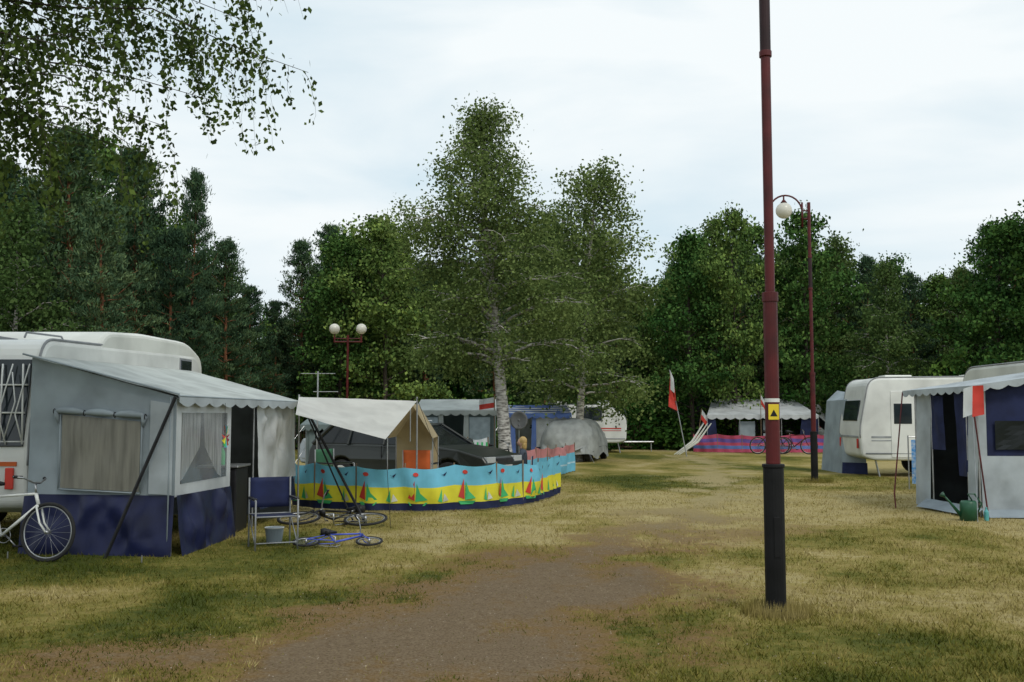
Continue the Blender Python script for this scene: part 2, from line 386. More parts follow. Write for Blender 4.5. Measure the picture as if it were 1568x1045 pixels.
def leafset(r,cl,per,sig,leaf,kind,hang=0.,cldir=None):
    cl=np.array(cl);k=len(cl);C=np.repeat(cl,per,0);n=len(C)
    sc=np.repeat(.6+.8*r.random(k),per)[:,None]
    off=r.normal(0,1,(n,3))*np.array(sig)*sc
    if hang: off[:,2]-=np.abs(r.normal(0,hang,n))
    C=C+off
    tint=np.clip(np.repeat(r.random(k),per)*.6+r.random(n)*.4,0,1)
    if kind=='pine':
        D=np.repeat(np.array(cldir),per,0);T=unit(D*.6+np.array([0,0,.7])+r.normal(0,.6,(n,3)))
        S=unit(np.cross(T,r.normal(0,1,(n,3))))
        l=leaf*(.7+.6*r.random(n))[:,None];return C,T*l*.5,S*l*.13,tint
    nrm=unit(r.normal(0,1,(n,3))+np.array([0,0,.5]));T=unit(np.cross(nrm,r.normal(0,1,(n,3))))
    if hang: T=unit(T+np.array([0,0,-.5]))
    S=unit(np.cross(nrm,T));l=leaf*(.6+.8*r.random(n))[:,None]
    return C,T*l*.5,S*l*.36,tint
def gen_tree(name,seed,H,R,z0,nl,leaf,per,kind,mats,r0=.13,lean=(0,0),sig=.3,hang=0,prof=None,wig=.12,maxel=65,ext=(),minel=15):
    r=np.random.default_rng(seed);wood=[];cl=[];cd_=[]
    zz=np.linspace(0,1,12);wx=np.cumsum(r.normal(0,wig,12))*.5;wy=np.cumsum(r.normal(0,wig,12))*.5;wx-=wx[0];wy-=wy[0]
    tx=lean[0]*zz**1.2+wx*zz;ty=lean[1]*zz**1.2+wy*zz
    TP=np.stack([tx,ty,zz*H],1);TR=r0*(1-zz)**.85+.012;TR[0]*=1.35
    wood.append(tube_np(TP,TR,8))
    def tp(t): return np.array([np.interp(t,zz,TP[:,i]) for i in range(3)])
    ga=r.random()*6
    lst=[(z0+(1-z0)*((i+.5)/nl),None,None) for i in range(nl)]+list(ext)
    for i,(t,ea,el_) in enumerate(lst):
        tau=(t-z0)/(1-z0);p0=tp(min(t,.985))
        if kind=='pine':
            ln=R*((1-tau)**.75*.95+.07)*(.5+.7*r.random());el=math.radians(-5+tau*50+r.normal(0,9));
            if tau<.15: ln*=.7
        else:
            pf=prof(tau) if prof else math.sin(pi*min(1,tau*.78+.20))**.75
            ln=R*pf*(.5+.8*r.random());el=math.radians(minel+(maxel-minel)*tau**.8+r.normal(0,8))
        az=ga+i*2.39996+r.normal(0,.25)
        if ea is not None: az=ea;ln=el_;el=math.radians(25)
        dh=np.array([math.cos(az),math.sin(az),0]);s=np.linspace(0,1,6)
        ce,se=math.cos(min(el,1.25)),math.sin(min(el,1.25))
        P=p0+dh*(ln*max(ce,.55)*1.15*s)[:,None]+np.array([0,0,1])*(ln*se*s*(1-.25*s))[:,None]
        if kind=='pine': P[:,2]+=ln*.25*s**3
        if hang: P[:,2]-=ln*.25*s**3
        P[1:]+=r.normal(0,.04*ln,(5,3))*s[1:,None]
        rr=max(.012,(TR[min(11,int(t*11))]*.40))
        wood.append(tube_np(P,rr*(1-s*.8),4))
        def pp(q): return np.array([np.interp(q,s,P[:,j]) for j in range(3)])
        for q in np.linspace(.30,1,max(2,int(ln*2.4))): cl.append(pp(q)+r.normal(0,.08,3));cd_.append(dh)
        ns=max(2,int(ln*2.4))
        for k in range(ns):
            q=.2+.75*(k+r.random())/ns;b=az+(1 if k%2 else -1)*(.5+.6*r.random());l2=ln*.42*(1.15-q*.7)*(.7+.6*r.random())
            d2=np.array([math.cos(b),math.sin(b),.35*r.random()+(.1 if kind=='pine' else .2)])
            s2=np.linspace(0,1,3);P2=pp(q)+d2*(l2*s2)[:,None]
            if hang: P2[:,2]-=l2*.35*s2**2
            wood.append(tube_np(P2,rr*.35*(1-s2*.7),3))
            for q2 in ([.6,1] if l2<.7 else [.35,.7,1]): cl.append(P2[0]+(P2[-1]-P2[0])*q2);cd_.append(unit(d2))
    for q in (0,.25,.5,.8): cl.append(TP[-1]+[0,0,-q]);cd_.append(np.array([0,0,1.]))
    sg=(sig,sig,sig*.62) if kind!='pine' else (sig,sig,sig*.45)
    C,T,S,tint=leafset(r,cl,per,sg,leaf,kind,hang,cd_)
    return assemble(name,wood,C,T,S,tint,mats,normH=H)
def pprof(t): return np.interp(t,[0,.12,.35,.6,.8,.93,1],[.55,.85,1,.8,.5,.26,.12])
def qprof(t): return np.interp(t,[0,.12,.35,.6,.8,.93,1],[.5,.8,.95,.95,.72,.42,.16])
dec=[gen_tree('deciduous_tree_mesh_%d'%i,40+i,10,2.4+.35*(i%3),.12,40,.16,28,'dec',[bark_d,lm_dec],sig=.26,hang=0,wig=.15,prof=(qprof if i%2 else pprof)) for i in range(4)]
dec.append(gen_tree('birch_forest_mesh',61,10,2.3,.16,36,.15,34,'dec',[bark_w,lm_birch],sig=.26,hang=.35,maxel=72,prof=pprof))
pin=[gen_tree('pine_mesh_%d'%i,80+i,10,2.3+.4*(i%2),.26,54,.19,44,'pine',[bark_p,lm_pine],sig=.17,wig=.08) for i in range(3)]
def gen_bush(name,seed):
    r=np.random.default_rng(seed);wood=[];cl=[]
    for i in range(30):
        az=r.random()*2*pi;l=.5+1.0*r.random();z=.4+2.4*r.random();d=np.array([math.cos(az)*l,math.sin(az)*l,z]);s=np.linspace(0,1,4)
        P=d*s[:,None]*np.array([1,1,1])+r.normal(0,.04,(4,3));wood.append(tube_np(P,.03*(1-s*.8),3))
        for q in (.35,.6,.8,1): cl.append(d*q+r.normal(0,.12,3))
    C,T,S,t=leafset(r,cl,34,(.28,.28,.22),.19,'dec');C[:,2]=np.abs(C[:,2])
    return assemble(name,wood,C,T,S,t,[bark_d,lm_bush])
bus=[gen_bush('bush_mesh_%d'%i,120+i) for i in range(3)]
forest=grp('forest_treeline',(0,55,0));
def inst(me,name,x,y,sx,sz,parent=forest):
    o=bpy.data.objects.new(name,me);COL.objects.link(o);o.location=(x,y,-.05);o.scale=(sx,sx,sz);o.rotation_euler=(0,0,random.random()*6.28)
    if parent:
        o.parent=parent;o.matrix_parent_inverse=Matrix.Translation(parent.location).inverted()
    return o
SIL=[(-700,210),(-200,210),(0,235),(60,215),(150,190),(215,215),(240,320),(290,330),(315,375),(380,410),(415,435),(440,395),(500,350),(560,325),(620,330),(660,365),(900,330),(965,410),(1010,395),(1045,350),(1090,350),(1130,315),(1165,350),(1195,355),(1230,318),(1280,338),(1320,340),(1350,392),(1400,395),(1430,372),(1460,372),(1500,330),(1568,308),(1800,300),(2200,300)]
SX=[a for a,b in SIL];SY=[b for a,b in SIL]
def top(px,d): return 1.6+(635-np.interp(px,SX,SY))*d/1524
px=-380
while px<1960:
    d=(44 if px<420 else 50)+random.uniform(-2.5,3.5);H=top(px,d)*random.uniform(.84,1.05)
    pine=(px<430 and random.random()<.8) or random.random()<.25 or (425<px<510)
    me=random.choice(pin) if pine else random.choice(dec[:4] if random.random()<.66 else dec[4:])
    k=H/10;inst(me,'treeline_tree',X(px,d),d,k*random.uniform(.68,.9),k)
    px+=random.uniform(32,46)
px=-450
while px<2050:
    d=58+random.uniform(-3,3);H=top(px,d)*.88*random.uniform(.88,1.0);k=H/10
    me=random.choice(pin) if (px<430 and random.random()<.6) or random.random()<.3 else random.choice(dec)
    inst(me,'treeline_tree',X(px,d),d,k*random.uniform(.95,1.15),k);px+=random.uniform(.8,1.2)*52
px=-450
while px<2050:
    for d0,h in ((46.5,.8),(50.5,1.4),(62,2.4)):
        d=d0+random.uniform(-.8,1.2)-(3 if px<300 else 0)
        inst(random.choice(bus),'undergrowth_bush',X(px+random.uniform(-15,15),d),d,random.uniform(1.0,1.3)*h**.5,random.uniform(.85,1.2)*h)
    px+=48
for (p,ty,d,k) in [(105,185,34,1.05),(205,222,37,.85),(290,255,36,.55),(345,362,38,.85),(-10,240,33,1.0),(262,350,35,.85),(155,300,31,.9)]:
    H=1.6+(635-ty)*d/1524
    o=inst(random.choice(pin),'pine_tree',X(p,d),d,H/10*k,H/10,None)
for (p,ty,d,k,mi) in [(520,350,45,.9,3),(590,322,44,.9,1),(1060,350,45,.9,0),(1125,312,45,.7,2),(1235,318,46,.8,2),(1530,330,40,.9,1),(1620,300,38,1.0,3),(1360,395,42,.9,4),(20,300,30,.9,4)]:
    H=1.6+(635-ty)*d/1524;inst(dec[mi],'deciduous_tree',X(p,d),d,H/10*k,H/10,None)
def cprof(t): return np.interp(t,[0,.1,.3,.5,.7,.85,1],[.72,.92,1.0,.92,.66,.52,.24])
me=gen_tree('birch_tree',207,9.9,2.25,.29,64,.080,60,'dec',[bark_w,lm_birch],r0=.17,lean=(-.75,0),sig=.20,hang=.33,prof=cprof,maxel=64,minel=24,wig=.09,ext=[(.64,pi*.97,2.2),(.68,pi*1.02,2.3),(.66,pi*.95,2.1),(.32,0,2.3),(.33,pi,2.1),(.5,.1,2.3),(.31,pi*1.1,2.0)])
o=bpy.data.objects.new('birch_tree',me);COL.objects.link(o);o.location=(X(776,26),26,-.05)
me=gen_tree('birch_tree_b',311,10.3,2.5,.22,50,.11,44,'dec',[bark_w,lm_birch],r0=.14,lean=(.5,0),sig=.25,hang=.4,prof=cprof,maxel=68)
o=bpy.data.objects.new('birch_tree',me);COL.objects.link(o);o.location=(X(885,34),34,-.05)
me=gen_tree('birch_tree_c',325,9.4,2.1,.24,42,.11,40,'dec',[bark_w,lm_birch],r0=.13,lean=(.2,0),sig=.25,hang=.4,prof=cprof,maxel=70)
o=bpy.data.objects.new('birch_tree',me);COL.objects.link(o);o.location=(X(842,36),37,-.05)
# overhanging birch at left
r=np.random.default_rng(9);wood=[];C=[];T=[];S=[];TI=[]
base=np.array([-7.2,8.6,0.]);zz=np.linspace(0,1,10)
TP=base+np.stack([.5*zz+.1*np.sin(zz*5),.1*np.sin(zz*4),9.5*zz],1);wood.append(tube_np(TP,.19*(1-zz)**.8+.02,10))
limbs=[]
for i in range(84):
    t=.42+.38*r.random()**1.1;p0=np.array([np.interp(t,zz,TP[:,k]) for k in range(3)])
    az=r.normal(-.02,.42) if i<76 else r.random()*6.28
    ln=min(5.0,max(1.7,(p0[2]-3.5)*2.4+1.4))*(.55+.45*r.random());s=np.linspace(0,1,8)
    dh=np.array([math.cos(az),math.sin(az),0]);P=p0+dh*(ln*s)[:,None];P[:,2]+=ln*(.30*s-.34*s**2.2);P[1:]+=r.normal(0,.06,(7,3))
    wood.append(tube_np(P,.018*(1-s*.92)+.001,5));limbs.append((P,ln,az))
def twig(p,az,l,dens=1.0):
    s=np.linspace(0,1,7);out=np.array([math.cos(az),math.sin(az),0])*.35*l
    P=p+out*(np.sqrt(s))[:,None];P[:,2]-=l*s**1.4;P[1:]+=r.normal(0,.02,(6,3))
    wood.append(tube_np(P,.0028*(1-s*.7),3))
    n=int(l*50*dens);q=r.random(n)
    c=np.stack([np.interp(q,s,P[:,k]) for k in range(3)],1)+r.normal(0,.042,(n,3))
    nr=unit(r.normal(0,1,(n,3)));t=unit(r.normal(0,.7,(n,3))+np.array([0,0,-.8]));sd=unit(np.cross(nr,t));ll=(.036+.030*r.random(n))[:,None]
    C.append(c);T.append(t*ll*.55);S.append(sd*ll*.40);TI.append(np.clip(r.random()*.5+r.random(n)*.5,0,1))
for P,ln,az in limbs:
    s=np.linspace(0,1,8)
    # foliage gathered in sprays so that gaps of sky stay open between them
    for g_ in range(max(2,int(ln*1.25))):
        q0=.2+.8*r.random()
        for k in range(4):
            q=min(1,max(.1,q0+r.normal(0,.045)));p=np.array([np.interp(q,s,P[:,j]) for j in range(3)])
            twig(p,az+r.normal(0,1.1),(.25+.85*r.random()))
me=assemble('overhanging_birch',wood,np.concatenate(C),np.concatenate(T),np.concatenate(S),np.concatenate(TI),[bark_d,lm_near])
o=bpy.data.objects.new('birch_tree',me);COL.objects.link(o)
# ---------------------------------------------------------------- lamps
def pole(b,bk,dk,h):
    b.tube([(0,0,0),(0,0,.05)],.10,20);b.tube([(0,0,0),(0,0,1.17)],.082,20);b.tube([(0,0,1.17),(0,0,1.2)],.09,20)
def lamp(loc,rz,tilt=0):
    g=grp('street_lamp',loc,rz)
    b=B();pole(b,0,0,0);b.done('base',blackp,g,smooth=False,bevel=.006)
    b=B();b.tube([(0,0,1.2),(0,0,2.54)],.058,18);b.tube([(0,0,2.52),(0,0,2.60)],.066,18);b.tube([(0,0,2.6),(0,0,6.7)],.040,16)
    for z in (4.58,5.35): b.tube([(0,0,z),(0,0,z+.05)],.052,16)
    b.done('pole',maroon,g,bevel=.004)
    b=B();b.tube([(0,0,4.62),(0,0,5.36)],.045,16);b.done('sleeve',maroon_d,g)
    b=B()
    b.tube([(0,0,6.3),(-.16,0,6.3)],.02)
    arc=[(-.16-.40+.40*math.cos(a),0,6.45+.42*math.sin(a)) for a in np.linspace(0,pi,15)]
    b.tube([(-.16,0,6.15)]+arc+[(-.965,0,6.38)],.022,8);b.tube([(0,0,6.5),(-.17,0,6.5)],.015)
    b.tube([(-.16,0,6.1),(-.16,0,6.9-.2)],.024)
    b.tube([(-.60,0,6.85),(-.60,0,6.73)],.02);b.tube([(-.60,0,6.76),(-.60,0,6.69)],[.03,.08],12)
    b.done('arm',maroon,g,smooth=True)
    b=B();b.ball((-.60,0,6.50),.195,24,16);b.done('globe',globe,g,smooth=True)
    return g
g=lamp((2.12,8.13,0),math.radians(0))
b=B();b.box((-.005,-.063,1.62),(.085,.006,.125));b.done('warning_plate',signy,g,bevel=.002)
b=B();b.add([(-.035,-.0675,1.585),(.025,-.0675,1.585),(-.005,-.0675,1.64)],[(0,1,2)]);b.done('warning_symbol',black,g)
b=B();b.tube([(0,0,1.70),(0,0,1.73)],.0605,18);b.done('tape_band',white,g)
b=B();b.box((0,-.0845,.62),(.05,.006,.32));b.done('hatch',blackp,g,bevel=.003)
lamp((X(1244,23.7),23.7,0),0)
g=grp('globe_lamp_post',(X(532,37),37,0))
b=B();b.tube([(0,0,0),(0,0,4.55)],.045,10);b.tube([(-.5,0,4.3),(.5,0,4.3)],.03,8);b.tube([(-.52,0,4.42),(.52,0,4.42)],.02,8)
for x in (-.5,.5): b.tube([(x,0,4.28),(x,0,4.6)],.035,8)
b.done('pole',maroon,g)
b=B()
for x in (-.5,.5): b.ball((x,0,4.78),.2,20,12)
b.done('globes',globe,g,smooth=True)
# ---------------------------------------------------------------- caravans
frame_m=M('window_frame_grey',(.25,.26,.27),.5)
def caravan(loc,rz,Lh=3.0,W=2.1,zt=2.6,zt2=None,side='both',stripe=bred,wins=((-1.9,.5),(-.1,1.0),(1.7,.9)),col=white,slope=.35,s=1,extra=None,bigend=False,hitch=True):
    zt2=zt2 or zt
    g=grp('caravan',loc,rz,s=s);z0=.42
    prof=rpoly([(-Lh,z0+.1),(-Lh-.05,1.2),(-Lh+.22,zt),(Lh-slope,zt2),(Lh,1.5),(Lh-.05,z0+.1),(Lh-.4,z0),(-Lh+.3,z0)],[.1,.3,.3,.4,.3,.12,.1,.1])
    b=B();b.prism(prof,-W/2,W/2);b.done('body',col,g,bevel=.07,bseg=3)
    if bigend:
        b=B();b.prism(rpoly([(-1.55,zt-.1),(-1.2,2.76),(.2,2.84),(2.35,2.86),(3.12,2.62),(3.2,2.2),(3.1,2.1)],[0,.25,.2,.4,.3,.1,0]),-W/2+.012,W/2-.012);b.done('raised_roof',cream,g,bevel=.08,bseg=3)
    b=B()
    for sy in(-1,1):
        prof2=[(p[0]*.995,p[1]) for p in prof if p[1]>1.0]
        b.tube([(p[0],sy*(W/2-.03),p[1]+.002) for p in prof2],.018,6)
    b.tube([(-Lh+.1,-W/2-.004,.6),(Lh-.1,-W/2-.004,.6)],.02,4);b.tube([(-Lh+.1,W/2+.004,.6),(Lh-.1,W/2+.004,.6)],.02,4)
    b.done('trim',frame_m,g,smooth=True)
    b=B()
    for sy in(-1,1):
        b.box((0,sy*(W/2+.003),1.02),(2*Lh-.5,.006,.05));b.box((0,sy*(W/2+.003),.93),(2*Lh-.5,.006,.025))
    b.box((-Lh-.038,0,1.02),(.02,W-.3,.05));b.done('stripe',stripe,g)
    b=B();f=B()
    for sy in(-1,1):
        for (x,wd) in wins:
            b.box((x,sy*(W/2+.014),1.62),(wd,.024,.52));f.box((x,sy*(W/2+.006),1.62),(wd+.07,.014,.59))
        if extra: b.box((extra[0],sy*(W/2+.014),extra[1]),(.55,.024,.22));f.box((extra[0],sy*(W/2+.006),extra[1]),(.62,.014,.29))
    eh=1.05 if bigend else .55
    b.box((-Lh+.04,0,1.74 if bigend else 1.7),(.03,W-(.16 if bigend else .7),eh),R=Matrix.Rotation(math.radians(9),3,'Y'));b.box((Lh-.10,0,1.78),(.03,W-.6,.5),R=Matrix.Rotation(math.radians(-20),3,'Y'))
    b.done('windows',glassd,g,bevel=.01);f.done('window_frames',frame_m,g,bevel=.02)
    b=B();b.box((-1.05 if len(wins)>2 else 1,W/2+.008,1.35),(.6,.014,1.7));b.box((-1.05,-W/2-.008,1.35),(.6,.014,1.7));b.done('door',col,g,bevel=.01)
    b=B()
    if not bigend: b.box((-.9,0,zt+.04),(.7,.6,.10));b.box((1.1,0,zt2+.03),(.5,.5,.08))
    else:
        b.box((-2.2,.1,zt+.05),(.5,.6,.06))
        for sy in (-1,1): b.tube([(-Lh+.5,sy*.7,zt+.03),(-Lh+.55,sy*.7,zt+.10),(-1.8,sy*.7,zt+.12),(-1.7,sy*.7,zt+.05)],.015,6)
    b.done('roof_vents',frame_m if bigend else cream,g,bevel=.02)
    b=B()
    for sy in(-1,1):
        b.tube([(-.15,sy*(W/2-.2),.33),(-.15,sy*(W/2+.0),.33)],.33,22);
    b.done('wheels',rubber,g,bevel=.02)
    b=B()
    for sy in(-1,1):
        b.tube([(-.15,sy*(W/2-.1),.33),(-.15,sy*(W/2+.015),.33)],.19,16)
    if hitch: b.tube([(Lh-.3,.5,.45),(Lh+1.1,0,.45)],.035);b.tube([(Lh-.3,-.5,.45),(Lh+1.1,0,.45)],.035);b.tube([(Lh+1,0,.5),(Lh+1,0,.05)],.025)
    for x in(-Lh+.4,Lh-.4):
        for y in(-.8,.8): b.tube([(x,y,.45),(x+.1,y,.0)],.025)
    b.done('chassis',steel,g)
    b=B()
    for y in(-.85,.85): b.box((-Lh-.05,y,.85),(.03,.1,.25))
    b.done('tail_lights',bred,g,bevel=.01)
    return g
cg=caravan((-6.74,15.1,0),math.radians(90),3.3,2.15,2.52,2.66,stripe=orange,wins=((-2.5,.8),(0,1.0),),extra=(2.15,2.42),bigend=True,col=white)
# white tubular bicycle rack on the near end (local -x)
b=B();xr=-3.36
for y in (-.98,-.72,-.46,-.2): 
    b.tube([(xr+.02,y,1.22),(xr+.0,y,1.7),(xr+.12,y*.93,2.2)],.012,6)
for z in (1.28,1.62,1.95): b.tube([(xr+.02+(z>1.9)*.05,-1.0,z),(xr+.02+(z>1.9)*.05,-.15,z)],.012,6)
for k in range(4):
    y0=-1.0+.2*k;b.tube([(xr-.01,y0,1.25),(xr-.01,y0+.10,1.6),(xr+.02,y0+.04,1.9),(xr+.10,y0-.0,2.2)],.009,6)
    b.tube([(xr-.02,y0+.22,1.3),(xr-.02,y0+.1,1.75),(xr+.05,y0+.18,2.1)],.008,6)
b.done('bike_rack',white,cg,smooth=True)
# ---------------------------------------------------------------- left awning
A0=(-5.62,11.65);A1=(-3.83,11.4);A2=(-3.52,16.1);ZB=2.27;ZF=1.80
g=grp('caravan_awning',(-4.7,13.7,0))
def wp(p,q,u,z,off=0):
    dx,dy=q[0]-p[0],q[1]-p[1];l=math.hypot(dx,dy);return (p[0]+dx*u+dy/l*off,p[1]+dy*u-dx/l*off,z)
b=B();b.sheet(wp(A0,A1,0,.68),wp(A0,A1,1,.68),wp(A0,A1,1,ZF),wp(A0,A1,0,ZB),34,24,wr=.05,seed=3);b.done('side_wall',fgrey,g,True,True)
b=B();b.sheet(wp(A0,A1,-.02,.0,.10),wp(A0,A1,1,.0,.06),wp(A0,A1,1,.68,.004),wp(A0,A1,-.02,.68,.004),44,12,wr=.08,seed=5,ws=5);b.done('side_skirt',navy,g,True,True)
b=B();b.sheet(wp(A0,A1,.24,.76,.05),wp(A0,A1,.775,.72,.05),wp(A0,A1,.775,1.52,.05),wp(A0,A1,.24,1.60,.05),18,12,wr=.022,seed=8);b.done('side_window',mesh_tan,g,True,True)
b=B()
for (u0,z0,u1,z1) in ((.23,.74,.23,1.61),(.785,.70,.785,1.54),(.23,.745,.785,.705)):
    b.tube([wp(A0,A1,u0,z0,.055),wp(A0,A1,u1,z1,.055)],.010,6)
b.tube([wp(A0,A1,.97,.0,.05),wp(A0,A1,.97,1.8,.04)],.008,6)
b.done('window_binding',fgrey,g,True,True)
b=B();P=[]
for k in range(25):
    u=.19+.62*k/24;P.append(wp(A0,A1,u,1.665-.06*(u-.2)/.6-.018*abs(math.sin(k/24*pi*3))**.5*-1-.03,.065))
b.tube(P,[.014+.028*abs(math.sin(k/24*pi*3))**.5 for k in range(25)],8)
b.tube([wp(A0,A1,.2,1.64,.06),wp(A0,A1,.215,1.5,.055)],[.04,.012]);b.tube([wp(A0,A1,.8,1.58,.06),wp(A0,A1,.79,1.46,.055)],[.04,.012])
b.done('rolled_flap',fgrey,g,True,True)
b=B()
for k in (0,8,16,24):
    p=Vector(P[k]);b.ring((p.x,p.y,p.z),(1,0,0),.03,.006,12,4)
b.done('flap_ties',black,g,True)
b=B();b.sheet(wp(A0,A1,.835,.70,.04),wp(A0,A1,.99,.69,.04),wp(A0,A1,.99,1.72,.04),wp(A0,A1,.835,1.76,.04),6,10,wr=.012,seed=12);b.done('corner_panel',fpale,g,True,True)
b=B();b.sheet((-5.66,11.5,ZB+.02),(-3.78,11.33,ZF+.015),(-3.40,16.25,ZF),(-5.66,17.6,ZB+.1),24,34,sag=.05,wr=.035,seed=4);b.done('roof',froof,g,True,True)
b=B();b.tube([(-5.66,11.5,ZB+.03),(-3.78,11.33,ZF+.03)],.012,6);b.tube([(-3.78,11.33,ZF+.01),(-3.40,16.25,ZF)],.012,6);b.done('roof_piping',fgrey,g,True)
b=B();b.valance((-3.775,11.33,ZF+.01),(-3.39,16.25,ZF),.12,11);b.done('valance',fpale,g,True,solid=.003)
def fw(y,z,off=0): 
    u=(y-A1[1])/(A2[1]-A1[1]);return wp(A1,A2,u,z,off)
b=B();b.sheet(fw(11.4,.0,.10),fw(13.2,.0,.09),fw(13.2,.66,.01),fw(11.4,.68,.01),30,10,wr=.10,seed=15,ws=5);b.sheet(fw(14.3,.25,.06),fw(16.1,.25,.06),fw(16.1,.66,.0),fw(14.3,.66,.0),18,8,wr=.07,seed=16,ws=5);b.done('front_skirt',navy,g,True,True)
b=B()
b.sheet(fw(11.4,.66),fw(11.55,.66),fw(11.55,1.78),fw(11.4,1.78),2,8);b.sheet(fw(13.05,.66),fw(13.2,.66),fw(13.2,1.78),fw(13.05,1.78),2,8)
b.sheet(fw(11.5,1.62),fw(13.1,1.62),fw(13.1,1.79),fw(11.5,1.79),8,2);b.sheet(fw(11.5,.66),fw(13.1,.66),fw(13.1,.8),fw(11.5,.8),8,2)
b.sheet(fw(14.25,.62,.05),fw(16.1,.62,.05),fw(16.1,1.78,.0),fw(14.25,1.78,.0),36,14,wr=.09,seed=19,ws=6);b.done('front_wall',fwhite,g,True,True)
b=B();b.sheet(fw(11.55,.8,.01),fw(13.05,.8,.01),fw(13.05,1.62,.01),fw(11.55,1.62,.01),8,8,wr=.02,seed=21);b.done('front_window_film',film,g,True,True)
b=B();b.add([fw(11.6,1.62,-.05),fw(12.3,1.62,-.06),fw(12.25,1.2,-.05),fw(11.75,.85,-.05),fw(11.6,.8,-.05)],[(0,1,2,3,4)]);b.add([fw(12.35,1.62,-.05),fw(13.0,1.62,-.05),fw(13.0,.8,-.05),fw(12.85,.85,-.05),fw(12.42,1.2,-.05)],[(0,1,2,3,4)]);b.done('front_curtains',curtain,g,True)
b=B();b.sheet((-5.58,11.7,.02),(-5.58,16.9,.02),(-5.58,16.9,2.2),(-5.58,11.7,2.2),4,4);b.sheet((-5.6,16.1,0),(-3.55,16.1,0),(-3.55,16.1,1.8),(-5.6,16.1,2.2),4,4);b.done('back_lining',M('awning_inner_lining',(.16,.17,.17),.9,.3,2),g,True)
b=B()
for p in ((-3.84,11.42),(-3.73,13.2),(-3.66,14.28),(-3.53,16.08)): b.tube([(p[0]-.03,p[1],0),(p[0]-.03,p[1],1.79)],.014,8)
b.tube([(-3.87,11.42,1.78),(-3.56,16.08,1.78)],.014,8);b.done('frame_poles',steel,g,True)
b=B();b.tube([(-3.82,11.32,1.80),(-4.52,11.20,0.0)],.02,6);b.tube([(-3.40,16.2,1.80),(-2.12,14.6,0.02)],.022,6);b.tube([(-3.40,16.15,1.78),(-2.35,14.9,.02)],.014,6);b.done('storm_straps',black,g,True)
b=B();
for e in ((-5.6,11.2),(-4.0,10.9)): b.tube([(e[0],e[1],0),(e[0],e[1],.08)],.008)
b.done('pegs',steel,g,True)
g=grp('camping_cabinet',(-3.95,13.75,0))
b=B();b.box((0,0,.45),(.5,.6,.86));b.done('body',black,g,bevel=.02)
b=B();b.box((0,0,.90),(.56,.66,.03));b.done('top',steel,g,bevel=.008)
b=B();b.tube([(0,-.1,.92),(0,-.1,1.08),(0,-.1,1.15)],[.04,.04,.015],12);b.done('bottle',bgreen,g)
g=grp('wind_spinner',(-3.55,12.35,0))
b=B();cols=[bred,yellow,bgreen,lblue,orange,pink]
for k in range(12):
    a=k*2*pi/12;b.mi=k%6;b.add([(0.02,.09*math.cos(a)*.2,1.33+.09*math.sin(a)*.2),(0.0,.12*math.cos(a-.2),1.33+.14*math.sin(a-.2)),(0.03,.12*math.cos(a+.2),1.33+.14*math.sin(a+.2))],[(0,1,2)])
b.done('petals',cols,g,solid=.002)
b=B();b.tube([(0,0,1.74),(0,0,1.30)],.003,4);b.done('string',black,g)
def chair(name,loc,rz,mt,s=1,back=True):
    g=grp(name,loc,rz,s=s);b=B()
    for x in(-.26,.26):
        b.tube([(x,-.24,0),(x,-.24,.62)],.011);b.tube([(x,.24,0),(x,.26,.88 if back else .45)],.011);b.tube([(x,-.24,.62),(x,.26,.62)],.011)
        b.tube([(x,-.24,.08),(x,.24,.40)],.008)
    b.tube([(-.26,-.24,.42),(.26,-.24,.42)],.01);b.tube([(-.26,.24,.42),(.26,.24,.42)],.01);b.tube([(-.26,-.24,.1),(.26,-.24,.1)],.008)
    b.done('frame',frame_m,g,smooth=True)
    b=B();b.sheet((-.25,-.24,.43),(.25,-.24,.43),(.25,.24,.42),(-.25,.24,.42),6,6,sag=.03);
    if back: b.sheet((-.25,.25,.5),(.25,.25,.5),(.25,.27,.88),(-.25,.27,.88),6,6,wr=.02)
    b.done('seat_cloth',mt,g,smooth=True,solid=.006)
    b=B();b.box((-.26,0,.635),(.05,.42,.02));b.box((.26,0,.635),(.05,.42,.02));b.done('armrests',black,g,bevel=.006)
    return g
chair('camping_chair',(-2.86,12.05,0),math.radians(24),navy2,.95)
g=grp('bucket',(-2.95,12.5,0));b=B();b.tube([(0,0,0),(0,0,.2)],[.09,.115],18);b.done('pail',fgrey,g);b=B();b.ring((0,0,.2),(0,0,1),.115,.008);b.done('rim',white,g)
